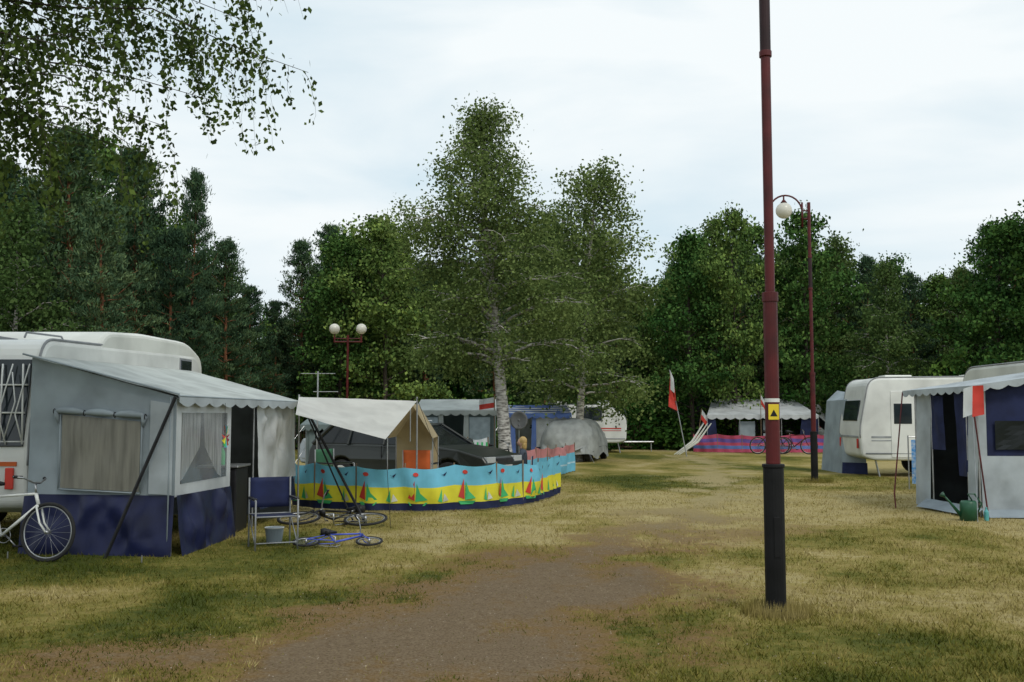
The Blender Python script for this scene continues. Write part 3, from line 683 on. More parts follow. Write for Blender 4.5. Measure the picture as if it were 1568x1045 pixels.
# ---------------------------------------------------------------- bicycles
def bike(loc,rz,rx,col,r=.33,s=1,tyre=rubber,ry=0,detail=True):
    g=grp('bicycle',loc,rz,rx,ry,s);wb=.52
    b=B()
    for x in(-wb,wb): b.ring((x,0,r),(0,1,0),r-.02,.02,36,8)
    b.done('tyres',tyre,g,smooth=True)
    b=B()
    for x in(-wb,wb):
        b.ring((x,0,r),(0,1,0),r-.047,.009,36,6);b.tube([(x,-.04,r),(x,.04,r)],.02,10)
        for k in range(20):
            a=k*2*pi/20;b.tube([(x,.03*(-1)**k,r),(x+(r-.05)*math.cos(a),0,r+(r-.05)*math.sin(a))],.0018,3,False)
    b.tube([(-.04,-.09,r*.85),(-.04,.09,r*.85)],.012);b.ring((-.04,.05,r*.85),(0,1,0),.08,.006,24,4)
    b.tube([(-.04,.09,r*.85),(.08,.10,r*.5)],.009);b.tube([(-.04,-.09,r*.85),(-.16,-.10,r*1.2)],.009)
    b.tube([(-.04,.055,r*.85+.08),(-wb,.045,r+.03)],.004,4);b.tube([(-.04,.055,r*.85-.08),(-wb,.045,r-.03)],.004,4)
    b.done('wheels_and_drive',steel,g,smooth=True)
    b=B();bb=(-.04,0,r*.85);st=(-.18,0,r+.38);hd=(.34,0,r+.42);hl=(.38,0,r+.30)
    b.tube([bb,st],.015);b.tube([st,hd],.015);b.tube([bb,hl],.019);b.tube([hd,hl],.02)
    for y in(-.045,.045):
        b.tube([(-.06,y*.6,r*.85),(-wb,y,r)],.009);b.tube([(-.18,y*.3,r+.36),(-wb,y,r)],.008);b.tube([(.385,y,r+.28),(.44,y,r+.1),(wb,y,r)],.011)
    b.tube([(.385,-.045,r+.28),(.385,.045,r+.28)],.014);b.done('frame',col,g,smooth=True)
    b=B();b.tube([st,(-.21,0,r+.50)],.012);b.tube([hd,(.32,0,r+.54)],.012)
    b.tube([(.24,-.29,r+.60),(.31,-.2,r+.59),(.34,-.06,r+.54),(.34,.06,r+.54),(.31,.2,r+.59),(.24,.29,r+.60)],.011)
    b.done('handlebar',steel,g,smooth=True)
    b=B();b.tube([(-.34,0,r+.53),(-.27,0,r+.54),(-.15,0,r+.53),(-.06,0,r+.525)],[.06,.075,.035,.018],10);
    for y in(-1,1): b.tube([(.24,y*.29,r+.60),(.29,y*.20,r+.595)],.017)
    b.box((.09,.13,r*.5),(.09,.08,.02));b.box((-.17,-.13,r*1.2),(.09,.08,.02));b.done('saddle_and_grips',black,g,smooth=True)
    return g
bike((-5.56,11.0,.0),math.radians(-8),math.radians(-5),white,.33,.98)
bike((-2.62,14.1,.06),math.radians(172),math.radians(80),black,.33,.95)
bike((-2.08,11.95,.05),math.radians(5),math.radians(-80),M('blue_bike_paint',(.05,.09,.5),.35),.23,.72,tyre=rubber)
bike((X(757,24.6),24.6,0),math.radians(20),.1,black)
bike((X(1178,40.6),40.6,0),math.radians(5),.08,black,s=1.05);bike((X(1215,40.3),40.3,0),math.radians(-10),.08,maroon,s=1.05)
# ---------------------------------------------------------------- windbreaks
def smoothpath(pts,n):
    pts=np.array(pts,float);d=np.r_[0,np.cumsum(np.linalg.norm(np.diff(pts,axis=0),axis=1))];t=np.linspace(0,d[-1],n);return np.stack([np.interp(t,d,pts[:,0]),np.interp(t,d,pts[:,1])],1),d[-1]
pale_print=M('pale_print',(.6,.62,.55))
def windbreak(path,h,bands,mats,boats=False,seg=.83):
    cx,cy=np.mean([p[0] for p in path]),np.mean([p[1] for p in path]);g=grp('windbreak',(cx,cy,0))
    P,Ln=smoothpath(path,200)
    for _ in range(6): P[1:-1]=(P[:-2]+P[1:-1]*2+P[2:])/4
    dn=np.gradient(P,axis=0);dn/=np.linalg.norm(dn,axis=1)[:,None];nn=np.stack([dn[:,1],-dn[:,0]],1)
    nseg=max(1,round(Ln/seg))
    def S(u,v,off=0):
        i=u*199;x=np.interp(i,range(200),P[:,0]);y=np.interp(i,range(200),P[:,1]);a=np.interp(i,range(200),nn[:,0]);c=np.interp(i,range(200),nn[:,1])
        ph=(u*nseg)%1;kk=min(nseg-1,math.floor(u*nseg));bul=.08*math.sin(pi*ph)*(.5+.8*math.sin(pi*v))*math.cos(kk*2.1)+.022*math.sin(u*nseg*14+v*3);bul+=off
        zt=.03*(math.sin(kk*1.7)*(1-ph)+math.sin((kk+1)*1.7)*ph)
        return (x+a*bul,y+c*bul,.03+v*h-.045*math.sin(pi*ph)*v+zt*v)
    NU=nseg*14;vs=[0]
    for e in bands:
        a0=vs[-1];k=max(1,int((e-a0)/.12));vs+=[a0+(e-a0)*(j+1)/k for j in range(k)]
    b=B()
    V=[S(i/NU,v) for v in vs for i in range(NU+1)]
    b.v=[tuple(map(float,p)) for p in V]
    for j in range(len(vs)-1):
        mid=(vs[j]+vs[j+1])/2;m=next(k for k,e in enumerate(bands) if mid<e)
        for i in range(NU):
            k=j*(NU+1)+i;b.f.append([k,k+1,k+NU+2,k+NU+1]);b.m.append(m)
    b.done('cloth',mats,g,True,True)
    b=B()
    for k in range(nseg+1):
        p=S(k/nseg,0,-.016);b.tube([(p[0],p[1],-.05),(p[0],p[1],h+.08)],.012,8)
    b.done('posts',woodm,g,True)
    if boats:
        b=B()
        def shape(uc,poly,mi,off=.012):
            b.mi=mi;c=[S(min(.999,max(.001,uc+(x/Ln))),v,off+mi*.002) for x,v in poly];b.add(c,[tuple(range(len(c)))])
        for k in range(nseg*2):
            uc=(k+.5)/(nseg*2);big=k%2==0
            if big:
                shape(uc,[(-.02,.22),(.17,.26),(.06,.42),(.0,.66)],0);shape(uc,[(-.03,.24),(-.035,.72),(-.15,.30)],1);shape(uc,[(-.15,.20),(.17,.20),(.12,.12),(-.11,.12)],0)
                shape(uc,[(-.02+.045*math.cos(a),.87+.05*math.sin(a)) for a in np.linspace(0,2*pi,13)[:-1]],1)
            else:
                shape(uc,[(-.01,.20),(.10,.23),(.02,.40)],3);shape(uc,[(-.02,.19),(-.03,.52),(-.10,.23)],0);shape(uc,[(-.05,.88),(.03,.80),(.07,.90),(.0,.84)],4)
        b.done('sailboat_print',[bgreen,bred,pink,pale_print,navy2],g,True)
    return g
windbreak([(-3.85,17.6),(-3.3,16.9),(-2.4,16.5),(-1.4,16.45),(-.4,16.8),(.25,17.8),(.70,19.0),(.96,20.1)],.72,[.17,.56,1.01],[navy2,yellow,lblue],True,.82)
windbreak([(.25,23.4),(.9,25.2),(1.75,28.0)],.74,[.3,.36,.7,1.01],[lblue,M('pale_blue',(.4,.6,.7)),lblue,M('pale_red',(.5,.2,.2))],False,.9)
windbreak([(X(1065,41.5),42.2),(X(1120,41.5),41.5),(X(1285,41.5),41.5)],.72,[.2,.4,.58,.8,1.01],[pink,blue_c,pink,M('violet_cloth',(.12,.07,.3)),pink],False,1.1)
gs=windbreak([(X(716,23.5),23.5),(X(748,23.5),23.3)],1.0,[1.01],[fwhite],False,.5)
b=B()
for k in range(5):
    x=X(718,23.2)+k*.105;b.box((x,23.15,.5),(.045,.004,.92))
b.done('green_stripes',bgreen,gs,True)
# ---------------------------------------------------------------- cream tarp + small tan tent
g=grp('tarp_canopy',(-2.6,16,0))
b=B();b.sheet((-3.42,16.0,1.88),(-1.62,17.0,1.83),(-1.86,14.7,1.23),(-3.1,14.3,1.60),28,24,sag=.09,wr=.05,seed=33);b.done('cloth',fcream,g,True,True)
b=B();b.tube([(-1.62,17.05,0),(-1.62,17.02,1.9)],.014);b.tube([(-3.42,16.05,0),(-3.42,16.02,1.92)],.014);b.done('poles',steel,g,True)
b=B();b.tube([(-1.86,14.7,1.23),(-1.7,14.1,0)],.004,4);b.tube([(-1.62,17.0,1.88),(-.9,16.9,.0)],.004,4);b.tube([(-3.1,14.3,1.6),(-3.0,13.9,1.2)],.004,4);b.done('guy_lines',black,g,True)
g=grp('small_tan_tent',(X(632,19),19.3,0))
xx=X(632,19);b=B()
for s_ in(-1,1):
    b.sheet((xx+s_*.42,18.6,1.16),(xx+s_*.42,20.0,1.16),(xx+.02,20.0,1.80),(xx+.02,18.6,1.80),8,8,wr=.03,seed=41)
b.sheet((xx-.42,20.0,0),(xx+.42,20,0),(xx+.42,20,1.16),(xx-.42,20,1.16),4,4);b.add([(xx-.42,20,1.16),(xx+.42,20,1.16),(xx+.02,20,1.80)],[(0,1,2)])
b.done('roof',tan_c,g,True,True)
b=B();b.tube([(xx,18.62,1.79),(xx,18.62,1.1)],.012)
for s_ in(-1,1):
    for y in(18.6,20): b.tube([(xx+s_*.42,y,0),(xx+s_*.42,y,1.16)],.012)
b.done('poles',steel,g,True)
# ---------------------------------------------------------------- frame tents in the centre
pale_win=M('pale_window',(.35,.42,.46),.4)
def ftent(name,x0,x1,y0,y1,ze,zr,wallm,roofm,frontopen=(.3,.7),winm=film,skirt=None,over=.12):
    g=grp(name,((x0+x1)/2,(y0+y1)/2,0));ym=(y0+y1)/2
    b=B();o=over;b.sheet((x0-o,y0-o,ze),(x1+o,y0-o,ze),(x1+o*.3,ym,zr),(x0-o*.3,ym,zr),16,8,sag=.04,wr=.03,seed=51);b.sheet((x1+o,y1+o,ze),(x0-o,y1+o,ze),(x0-o*.3,ym,zr),(x1+o*.3,ym,zr),16,8,sag=.03,wr=.02,seed=52)
    b.done('roof',roofm,g,True,True)
    b=B();b.valance((x0-o,y0-o-.01,ze),(x1+o,y0-o-.01,ze),.16,9);b.done('valance',roofm,g,True)
    W=x1-x0;a=x0+W*frontopen[0];c=x0+W*frontopen[1]
    b=B();b.sheet((x0,y0,0),(a,y0,0),(a,y0,ze),(x0,y0,ze),8,8,wr=.03,seed=3);b.sheet((c,y0,0),(x1,y0,0),(x1,y0,ze),(c,y0,ze),8,8,wr=.03,seed=4)
    for x in(x0,x1): b.add([(x,y0,0),(x,y1,0),(x,y1,ze),(x,ym,zr-.02),(x,y0,ze)],[(0,1,2,3,4)])
    b.sheet((x0,y1,0),(x1,y1,0),(x1,y1,ze),(x0,y1,ze),6,4);b.done('walls',wallm,g,True,True)
    b=B()
    for (p,q) in ((x0,a),(c,x1)):
        if q-p>.5: b.sheet((p+.12,y0-.03,.75),(q-.12,y0-.03,.75),(q-.12,y0-.03,ze-.2),(p+.12,y0-.03,ze-.2),4,4,wr=.01)
    if b.v: b.done('windows',winm,g,True)
    b=B();b.sheet((a-.12,y0-.05,0),(a+.08,y0-.05,0),(a+.03,y0-.05,ze),(a-.1,y0-.05,ze),4,8,wr=.04,seed=6);b.sheet((c-.08,y0-.05,0),(c+.12,y0-.05,0),(c+.1,y0-.05,ze),(c-.03,y0-.05,ze),4,8,wr=.04,seed=7);b.done('door_flaps',roofm,g,True,True)
    b=B()
    for x in(x0,a,c,x1): b.tube([(x,y0+.03,0),(x,y0+.03,ze)],.015)
    for x in (x0,x1): b.tube([(x,y0-.1,ze),(x+(-.8 if x==x0 else .8),y0-1.1,0)],.005,4)
    b.done('poles',steel,g,True)
    if skirt:
        b=B();b.sheet((x0,y0-.02,0),(a,y0-.02,0),(a,y0-.015,.5),(x0,y0-.015,.5),6,3);b.sheet((c,y0-.02,0),(x1,y0-.02,0),(x1,y0-.015,.5),(c,y0-.015,.5),6,3);b.done('skirt',skirt,g,True)
    return g
ftent('frame_tent',X(640,29),X(757,29),29,32,1.72,2.06,green_c,froof,(.32,.62),winm=pale_win,skirt=navy2)
ftent('frame_tent',X(510,27),X(590,27),26,28.5,1.5,1.85,green_c,froof,(.3,.9))
ftent('dining_tent',X(470,25),X(530,25),25,27,1.35,1.6,green_c,green_c,(.2,.8))
g=ftent('blue_canopy_tent',X(772,33),X(872,33),34,37,1.62,1.93,fwhite,blue_c,(.15,.45),skirt=navy2)
b=B()
for k in range(4): 
    x0,x1=X(772,33)-.1,X(872,33)+.1;t=.12+k*.24;z=1.62+(1.93-1.62)*t;y=34-.12+(1.62)*t;b.sheet((x0,y,z+.012),(x1,y,z+.012),(x1,y+.18,z+.05),(x0,y+.18,z+.05),6,1,sag=.03,edge=1,wr=0)
b.done('white_stripes',fwhite,g,True)
caravan((X(893,41),42.5,0),math.radians(-6),1.95,2.0,2.02,2.0,wins=((-1.0,.6),(.5,.8)),slope=.75)
g=grp('satellite_dish',(X(795,29),30.5,0));b=B();b.tube([(0,0,0),(0,0,1.35)],.02);b.tube([(0,-.05,1.3),(.05,-.35,1.22)],.01);b.done('mast',steel,g)
b=B();V=[];F=[]
for i in range(6):
    for j in range(20):
        rr=i/5*.27;a=j*2*pi/20;V.append((rr*math.cos(a),-.03-(rr*rr)*.8,1.42+rr*1.05*math.sin(a)))
for i in range(5):
    for j in range(20): F.append((i*20+j,i*20+(j+1)%20,(i+1)*20+(j+1)%20,(i+1)*20+j))
b.add(V,F);b.done('reflector',M('dish_grey',(.14,.145,.15),.5),g,smooth=True,solid=.01)
# ---------------------------------------------------------------- covered car
g=grp('covered_car',(X(882,35),35.2,0),math.radians(74))
b=B();V=[];F=[];NX=44;NA=34
for i in range(NX+1):
    x=-2.1+4.2*i/NX;t=i/NX
    top_=np.interp(t,[0,.02,.06,.2,.42,.62,.75,.93,.98,1],[.55,.85,1.2,1.46,1.5,1.45,1.15,.95,.75,.45]);hw=.9*min(1,(1-abs(2*t-1)**6)**.5+.02)+.02
    for j in range(NA+1):
        a=pi*j/NA;cy=math.cos(a);cz=math.sin(a);yy=hw*math.copysign(abs(cy)**.45,cy)*(1-.16*max(0,(cz-.4)));zz_=.16+(top_-.16)*abs(cz)**.62
        n_=float(fbm(x*3+5,a*3,71))-.5;yy*=1+.16*n_;zz_+=.09*n_*cz
        if cz<.15: zz_+=.10*math.sin(x*3.1+1)+.03
        V.append((x,yy,zz_))
for i in range(NX):
    for j in range(NA): k=i*(NA+1)+j;F.append((k,k+1,k+NA+2,k+NA+1))
b.add(V,F);b.done('cover',coverm,g,smooth=True)
b=B()
for x in(-1.3,1.35):
    for y in(-.72,.72): b.tube([(x,y-.1,.31),(x,y+.1,.31)],.31,20)
b.done('wheels',rubber,g,bevel=.02)
b=B();b.tube([(-1.5,-.9,.35),(-.5,-.93,.5),(.6,-.93,.5),(1.5,-.9,.38)],.008,4);b.done('tie_rope',black,g)
# ---------------------------------------------------------------- cars
car_trim=M('car_trim',(.6,.62,.63),.2,.1,3,metal=.3)
def car(loc,rz,col,est=True):
    g=grp('parked_car',loc,rz)
    def arc(cx): return [(cx+.37*math.cos(a),.31+.37*math.sin(a)) for a in np.linspace(pi,0,11)]
    prof=[(-2.2,.32)]+arc(-1.35)+arc(1.38)+[(2.2,.3),(2.28,.42),(2.28,.62),(2.18,.74),(1.6,.88),(1.0,.95),(-2.2,.97),(-2.3,.8),(-2.3,.45)]
    b=B();b.prism(prof,-.87,.87,lambda x,y,z:(x,y*(1-.07*max(0,(z-.6)/.4)-.10*max(0,abs(x)-1.7)**1.5),z));b.done('body',col,g,bevel=.045,bseg=3)
    gp=[(1.02,.93),(.30,1.37),(-1.75,1.39),(-2.18,.95)] if est else [(1.02,.93),(.30,1.37),(-1.0,1.38),(-1.75,.95)]
    tf=lambda x,y,z:(x,y*(1-.24*max(0,(z-.93)/.46)),z)
    b=B();b.prism(gp,-.79,.79,tf);b.done('glass',glassc,g,bevel=.03)
    b=B();xr=gp[2][0];b.prism(rpoly([(.34,1.36),(.1,1.415),(xr+.2,1.43),(xr-.03,1.37)],[0,.1,.1,0]),-.63,.63)
    for sy in(-1,1):
        b.tube([(1.04,sy*.80,.94),(.32,sy*.615,1.385)],.03,6);b.tube([(gp[3][0],sy*.80,.95),(xr,sy*.615,1.385)],.045,6)
        b.tube([(-.25,sy*.815,.95),(-.3,sy*.615,1.385)],.028,6);b.tube([(-1.2,sy*.815,.95),(-1.2,sy*.615,1.385)],.03,6)
        b.tube([(.32,sy*.615,1.385),(xr,sy*.615,1.39)],.028,6)
        b.ball((.85,sy*.95,1.0),(.07,.10,.07),10,8)
    b.done('roof_and_pillars',col,g,smooth=False)
    b=B()
    for x in(-1.35,1.38):
        for y in(-.76,.76): b.tube([(x,y-.1,.31),(x,y+.1,.31)],.31,22)
    b.box((2.27,0,.48),(.06,1.6,.12));b.box((-2.29,0,.5),(.06,1.6,.12));b.box((2.24,0,.64),(.08,.7,.12));b.done('tyres_and_bumpers',rubber,g,bevel=.02)
    b=B()
    for x in(-1.35,1.38):
        for y in(-.87,.87): b.tube([(x,y-.005,.31),(x,y+.005,.31)],.19,14)
    for sy in(-1,1): b.box((2.21,sy*.58,.66),(.12,.34,.14))
    for sy in (-1,1): b.tube([(-1.7,sy*.55,1.46),(.1,sy*.55,1.46)],.014,6)
    b.box((2.305,0,.5),(.01,.5,.11));b.done('lights_and_trim',car_trim,g,bevel=.01)
    b=B()
    for sy in(-1,1):
        for x in(-.27,.75): b.box((x,sy*.865,.7),(.008,.02,.46))
    b.done('door_gaps',black,g)
    return g
car((X(632,21.5),22.0,0),math.radians(-28),M('dark_car_paint',(.018,.022,.020),.3,.15,2,spec=.4))
car((X(585,25.5),26,0),math.radians(-35),M('silver_car_paint',(.32,.34,.35),.25,.1,2,metal=.5),False)
chair('orange_camping_chair',(X(645,19.3),19.3,0),math.radians(170),orange,1.05)
chair('green_camping_chair',(X(515,19.5),19.5,0),math.radians(60),M('dark_green_cloth',(.03,.12,.06),.8),1.05)
g=grp('tv_antenna',(X(487,22),22,0));b=B();b.tube([(0,0,0),(0,0,2.55)],.018)
b.tube([(-.38,0,2.5),(.38,0,2.5)],.008)
for k in range(9): b.tube([(-.36+k*.09,-.12,2.5),(-.36+k*.09,.12,2.5)],.004,4)
b.tube([(-.1,0,2.1),(.45,0,2.1)],.008);b.done('mast_and_dipoles',steel,g)
# ---------------------------------------------------------------- far tent with caravan, fence, flags
caravan((X(1175,45),46.6,0),math.radians(2),2.8,2.0,2.2,2.2,wins=((-1.9,.5),(1.6,.9)))
g=grp('caravan_awning',(X(1172,43),44,0));x0,x1=X(1082,43),X(1252,43)
b=B();b.sheet((x0,43.0,1.58),(x1,43.0,1.58),(x1-.35,45.6,2.3),(x0+.75,45.6,2.3),18,8,sag=.06,wr=.03,seed=61);b.done('roof',fwhite,g,True,True)
b=B();b.valance((x0,42.98,1.58),(x1,42.98,1.58),.2,12);b.done('valance',fwhite,g,True)
b=B();b.sheet((x0,43.05,0),(x0,45.6,0),(x0+.7,45.6,2.2),(x0,43.05,1.56),5,5);b.sheet((x1,43.05,0),(x1,45.6,0),(x1-.3,45.6,2.2),(x1,43.05,1.56),5,5);b.sheet((x0,43.05,0),(x0+.5,43.05,0),(x0+.35,43.05,1.5),(x0,43.05,1.55),5,6,wr=.04);b.sheet((x1-.9,43.05,0),(x1,43.05,0),(x1,43.05,1.55),(x1-.7,43.05,1.5),5,6,wr=.04);b.done('walls',navy2,g,True,True)
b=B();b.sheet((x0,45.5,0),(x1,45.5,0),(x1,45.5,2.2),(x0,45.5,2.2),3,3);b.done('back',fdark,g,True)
b=B();b.sheet((x0+1.4,43.2,.5),(x0+2.1,43.2,.5),(x0+2.1,43.2,1.3),(x0+1.4,43.2,1.3),4,4);b.sheet((x0+2.5,43.4,.6),(x0+3.2,43.4,.6),(x0+3.2,43.4,1.35),(x0+2.5,43.4,1.35),4,4);b.done('window_panels',fgrey,g,True)
b=B();
for x in (x0,x0+1.4,x0+3.2,x1): b.tube([(x,43.03,0),(x,43.03,1.58)],.02)
b.tube([(x0,43,1.58),(x0-1.2,41.6,0)],.008,4);b.tube([(x1,43,1.58),(x1+1.4,41.6,0)],.008,4);b.done('poles',steel,g,True)
g=grp('blue_tarp_lean_to',(X(1275,43),43.5,0));b=B();b.sheet((x1+.05,43.1,1.5),(x1+1.3,43.2,.5),(x1+1.4,45.2,.5),(x1+.05,45.2,1.6),8,8,wr=.06,sag=.1,seed=66);b.done('cloth',navy2,g,True,True)
b=B();b.tube([(x1+1.3,43.2,0),(x1+1.3,43.2,.55)],.02);b.done('pole',steel,g,True)
g=grp('roof_box',(X(1200,46),46.6,2.2));b=B();b.box((0,0,.36),(.8,.6,.3));b.tube([(-.3,0,0),(-.3,0,.25)],.02);b.tube([(.3,0,0),(.3,0,.25)],.02);b.done('box',fgrey,g,bevel=.03)
g=grp('antenna_mast',(X(1186,45.5),45.4,0));b=B();b.tube([(0,0,0),(0,0,3.9)],.02);b.tube([(-.2,0,3.3),(.2,0,3.3)],.01);b.done('mast',steel,g)
def flag(loc,h,wd,ht,lean=0,droop=.7,name='polish_flag',horiz=1):
    g=grp(name,loc);b=B();b.tube([(0,0,0),(lean,0,h)],.014);b.done('pole',woodm,g)
    for nm,mt,v0,v1 in (('white_half',fwhite,.5,1),('red_half',bred,0,.5)):
        b=B();V=[];F=[];n=12
        for j in range(3):
            v=v0+(v1-v0)*j/2
            for i in range(n+1):
                u=i/n;ww=wd*(1-droop*.55);V.append((lean*(1-(1-v)*ht/h)+horiz*u*ww+.02,.05*math.sin(u*9+v*2)*u,h-.05-(1-v)*ht-droop*u*wd*(.9+.1*v)))
        for j in range(2):
            for i in range(n): k=j*(n+1)+i;F.append((k,k+1,k+n+2,k+n+1))
        b.add(V,F);b.done(nm,mt,g,smooth=True)
flag((X(1163,43),42.9,0),2.5,.4,.4,droop=.9);flag((X(1068,42),42.5,0),1.85,.4,.4,lean=.25,droop=.8);flag((X(757,28.8),28.9,0),2.15,.5,.3,droop=.15,horiz=-1)
fx0=X(1050,38)
g=grp('polish_flag',(fx0,38,0));b=B();b.tube([(0,0,0),(-.62,0,3.3)],.022);b.done('pole',steel,g)
b=B();b.sheet((-.68,-.04,1.90),(-.34,-.04,1.74),(-.46,-.04,2.75),(-.60,-.04,3.22),8,14,wr=.10,seed=3,ws=6);b.done('red_half',bred,g,smooth=True)
b=B();b.sheet((-.60,-.07,2.55),(-.44,-.07,2.4),(-.47,-.07,2.95),(-.60,-.07,3.28),5,8,wr=.03,seed=5);b.done('white_half',fwhite,g,smooth=True)
g=grp('wooden_fence',(7,46,0));b=B()
for x in np.arange(-14,26,2.0): b.box((x,46,.55),(.08,.08,1.15))
b.box((6,46,1.1),(40,.05,.06));b.box((6,46,.12),(40,.05,.06));b.done('posts_and_rails',woodm,g,True)
b=B()
for x in np.arange(-14,26,.13): b.box((x,46,.6),(.06,.02,.95+.1*random.random()))
b.done('pickets',M('brown_fence_slats',(.13,.09,.055),.9,.4,3),g,True)
g=grp('paddle_boards',(X(1050,40),40,0));b=B()
for k in range(3): b.tube([(-.5+k*.1,0,0),(.2+k*.12,0,.5),(.7+k*.15,0,1.25)],[.02,.05,.02],6)
b.done('boards',cream,g)
# ---------------------------------------------------------------- right side
caravan((11.15,26.6,0),math.radians(-4),2.1,2.1,2.55,2.58,wins=((-1.05,.45),(.9,.9)),stripe=M('grey_stripe',(.3,.32,.33)),slope=.3)
g=grp('folded_awning',(X(1306,27.2),27.6,0));xa,xb=X(1289,27.2),X(1322,27)
b=B();b.sheet((xa-.02,27.4,.0),(xb,26.95,.0),(xb,27.0,2.1),(xa+.15,27.5,2.0),12,16,wr=.12,seed=81);b.sheet((xa-.02,27.4,0),(xa,29.2,0),(xa+.2,29.2,2.0),(xa+.15,27.5,2.0),8,12,wr=.06,seed=82);b.sheet((xa+.15,27.5,2.0),(xb,27,2.1),(xb,29.2,2.3),(xa+.2,29.2,2.0),6,6,wr=.04);b.done('cloth',fgrey,g,True,True)
b=B();b.sheet((xa+.13,27.25,.5),(xb-.1,26.85,.5),(xb-.1,26.88,1.6),(xa+.2,27.3,1.6),4,4,wr=.02);b.done('window',film,g,True)
b=B();b.sheet((xa-.03,27.3,.0),(xb,26.85,.0),(xb,26.87,.3),(xa,27.33,.3),6,3,wr=.03);b.done('skirt',navy2,g,True)
g=grp('caravan_awning',(8.4,17,0))
Q0=(7.30,18.0);Q1=(7.36,15.75);Q2=(9.65,15.65);ZE=2.05;ZC=2.42
b=B();b.sheet((7.2,15.6,ZE),(9.7,15.55,ZC),(9.7,18.4,ZC),(7.15,18.2,ZE-.02),24,24,sag=.05,wr=.05,seed=91);b.done('roof',fpale,g,True,True)
b=B();b.valance((7.2,15.58,ZE),(9.7,15.53,ZC),.12,9);b.valance((7.18,15.6,ZE),(7.13,18.2,ZE-.02),.12,9);b.done('valance',fpale,g,True,solid=.003)
b=B();b.sheet(wp(Q1,Q2,0,.0,.05),wp(Q1,Q2,1,0,.05),wp(Q1,Q2,1,.95),wp(Q1,Q2,0,.95),24,12,wr=.07,seed=92)
b.sheet(wp(Q1,Q2,0,.95),wp(Q1,Q2,.05,.95),wp(Q1,Q2,.05,2.03),wp(Q1,Q2,0,2.03),2,6)
b.sheet(wp(Q0,Q1,0,.0,.06),wp(Q0,Q1,.26,.0,.06),wp(Q0,Q1,.26,2.0),wp(Q0,Q1,0,2.0),8,14,wr=.05,seed=93)
b.sheet(wp(Q0,Q1,.86,.0,.06),wp(Q0,Q1,1,.0,.06),wp(Q0,Q1,1,2.02),wp(Q0,Q1,.86,2.02),4,14,wr=.03,seed=94)
b.done('walls',fpale,g,True,True)
b=B();b.sheet(wp(Q1,Q2,.05,.95,.0),wp(Q1,Q2,1,.95,.0),wp(Q1,Q2,1,2.34,.0),wp(Q1,Q2,.05,2.03,.0),14,10,wr=.03,seed=95);b.done('side_window_curtains',navy2,g,True,True)
b=B();b.sheet(wp(Q1,Q2,.10,1.05,.04),wp(Q1,Q2,.44,1.05,.04),wp(Q1,Q2,.44,1.5,.04),wp(Q1,Q2,.10,1.5,.04),6,6);b.sheet(wp(Q1,Q2,.5,1.05,.04),wp(Q1,Q2,.9,1.05,.04),wp(Q1,Q2,.9,1.6,.04),wp(Q1,Q2,.5,1.6,.04),6,6);b.done('side_window_film',glassc,g,True)
b=B();b.sheet(wp(Q0,Q1,.26,1.0,.02),wp(Q0,Q1,.5,1.0,.02),wp(Q0,Q1,.46,1.9,.0),wp(Q0,Q1,.26,1.95,.02),8,10,wr=.08,seed=96);b.sheet(wp(Q0,Q1,.7,.6,.02),wp(Q0,Q1,.86,.6,.02),wp(Q0,Q1,.86,1.95,.0),wp(Q0,Q1,.66,1.95,.02),8,10,wr=.08,seed=97);b.done('door_curtains',navy2,g,True,True)
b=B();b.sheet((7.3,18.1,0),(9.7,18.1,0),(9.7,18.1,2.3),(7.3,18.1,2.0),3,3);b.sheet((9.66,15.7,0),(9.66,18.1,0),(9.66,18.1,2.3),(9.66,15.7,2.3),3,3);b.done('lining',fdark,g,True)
b=B();b.sheet((7.3,15.55,.01),(8.4,15.45,.01),(8.4,15.65,.12),(7.35,15.7,.12),8,3,wr=.04);b.sheet((6.95,17.3,.03),(7.1,15.5,.03),(7.32,15.6,.14),(7.28,17.6,.14),8,3,wr=.05);b.done('ground_flap',fgrey,g,True,True)
b=B()
for p in ((7.33,15.72),(7.33,16.1),(7.31,17.4),(7.28,18.0)): b.tube([(p[0],p[1],0),(p[0],p[1],2.03)],.015)
b.tube([(7.2,15.6,2.05),(6.9,14.9,0)],.004,4);b.done('poles',steel,g,True)
b=B();b.tube([(7.13,18.2,2.0),(6.55,17.2,.25),(6.55,17.15,.0)],.012,6);b.tube([(7.18,15.6,2.0),(7.3,15.4,.0)],.012,6);b.done('storm_straps',maroon,g,True)
caravan((10.85,18.6,0),math.radians(90),3.3,2.15,2.62,2.6,wins=((-1.9,.6),(0,1.0),(2.0,.6)),col=cream)
g=grp('polish_flag',(7.05,16.2,1.7));b=B();b.sheet((6.98,15.45,1.55),(7.10,15.4,1.6),(7.12,15.4,2.04),(7.0,15.45,2.0),4,6,wr=.03);b.done('white_half',fwhite,g,True,True)
b=B();b.sheet((7.10,15.4,1.56),(7.28,15.38,1.6),(7.28,15.38,2.05),(7.12,15.4,2.04),4,6,wr=.05,seed=4);b.done('red_half',bred,g,True,True)
g=grp('beach_towel',(X(1405,21.5),21.5,.6));b=B();b.sheet((X(1392,21.5),21.5,.12),(X(1418,21.5),21.5,.10),(X(1418,21.5),21.5,1.1),(X(1392,21.5),21.5,1.05),8,12,wr=.04,seed=5);b.done('cloth',M('blue_white_towel',(.05,.25,.6),.9,.2,14,col2=(.5,.6,.7)),g,True,True)
b=B();b.tube([(X(1388,21.5),21.52,0),(X(1388,21.5),21.52,1.15)],.015);b.tube([(X(1422,21.5),21.52,0),(X(1422,21.5),21.52,1.15)],.015);b.tube([(X(1388,21.5),21.52,1.12),(X(1422,21.5),21.52,1.12)],.012);b.done('rack',steel,g,True)
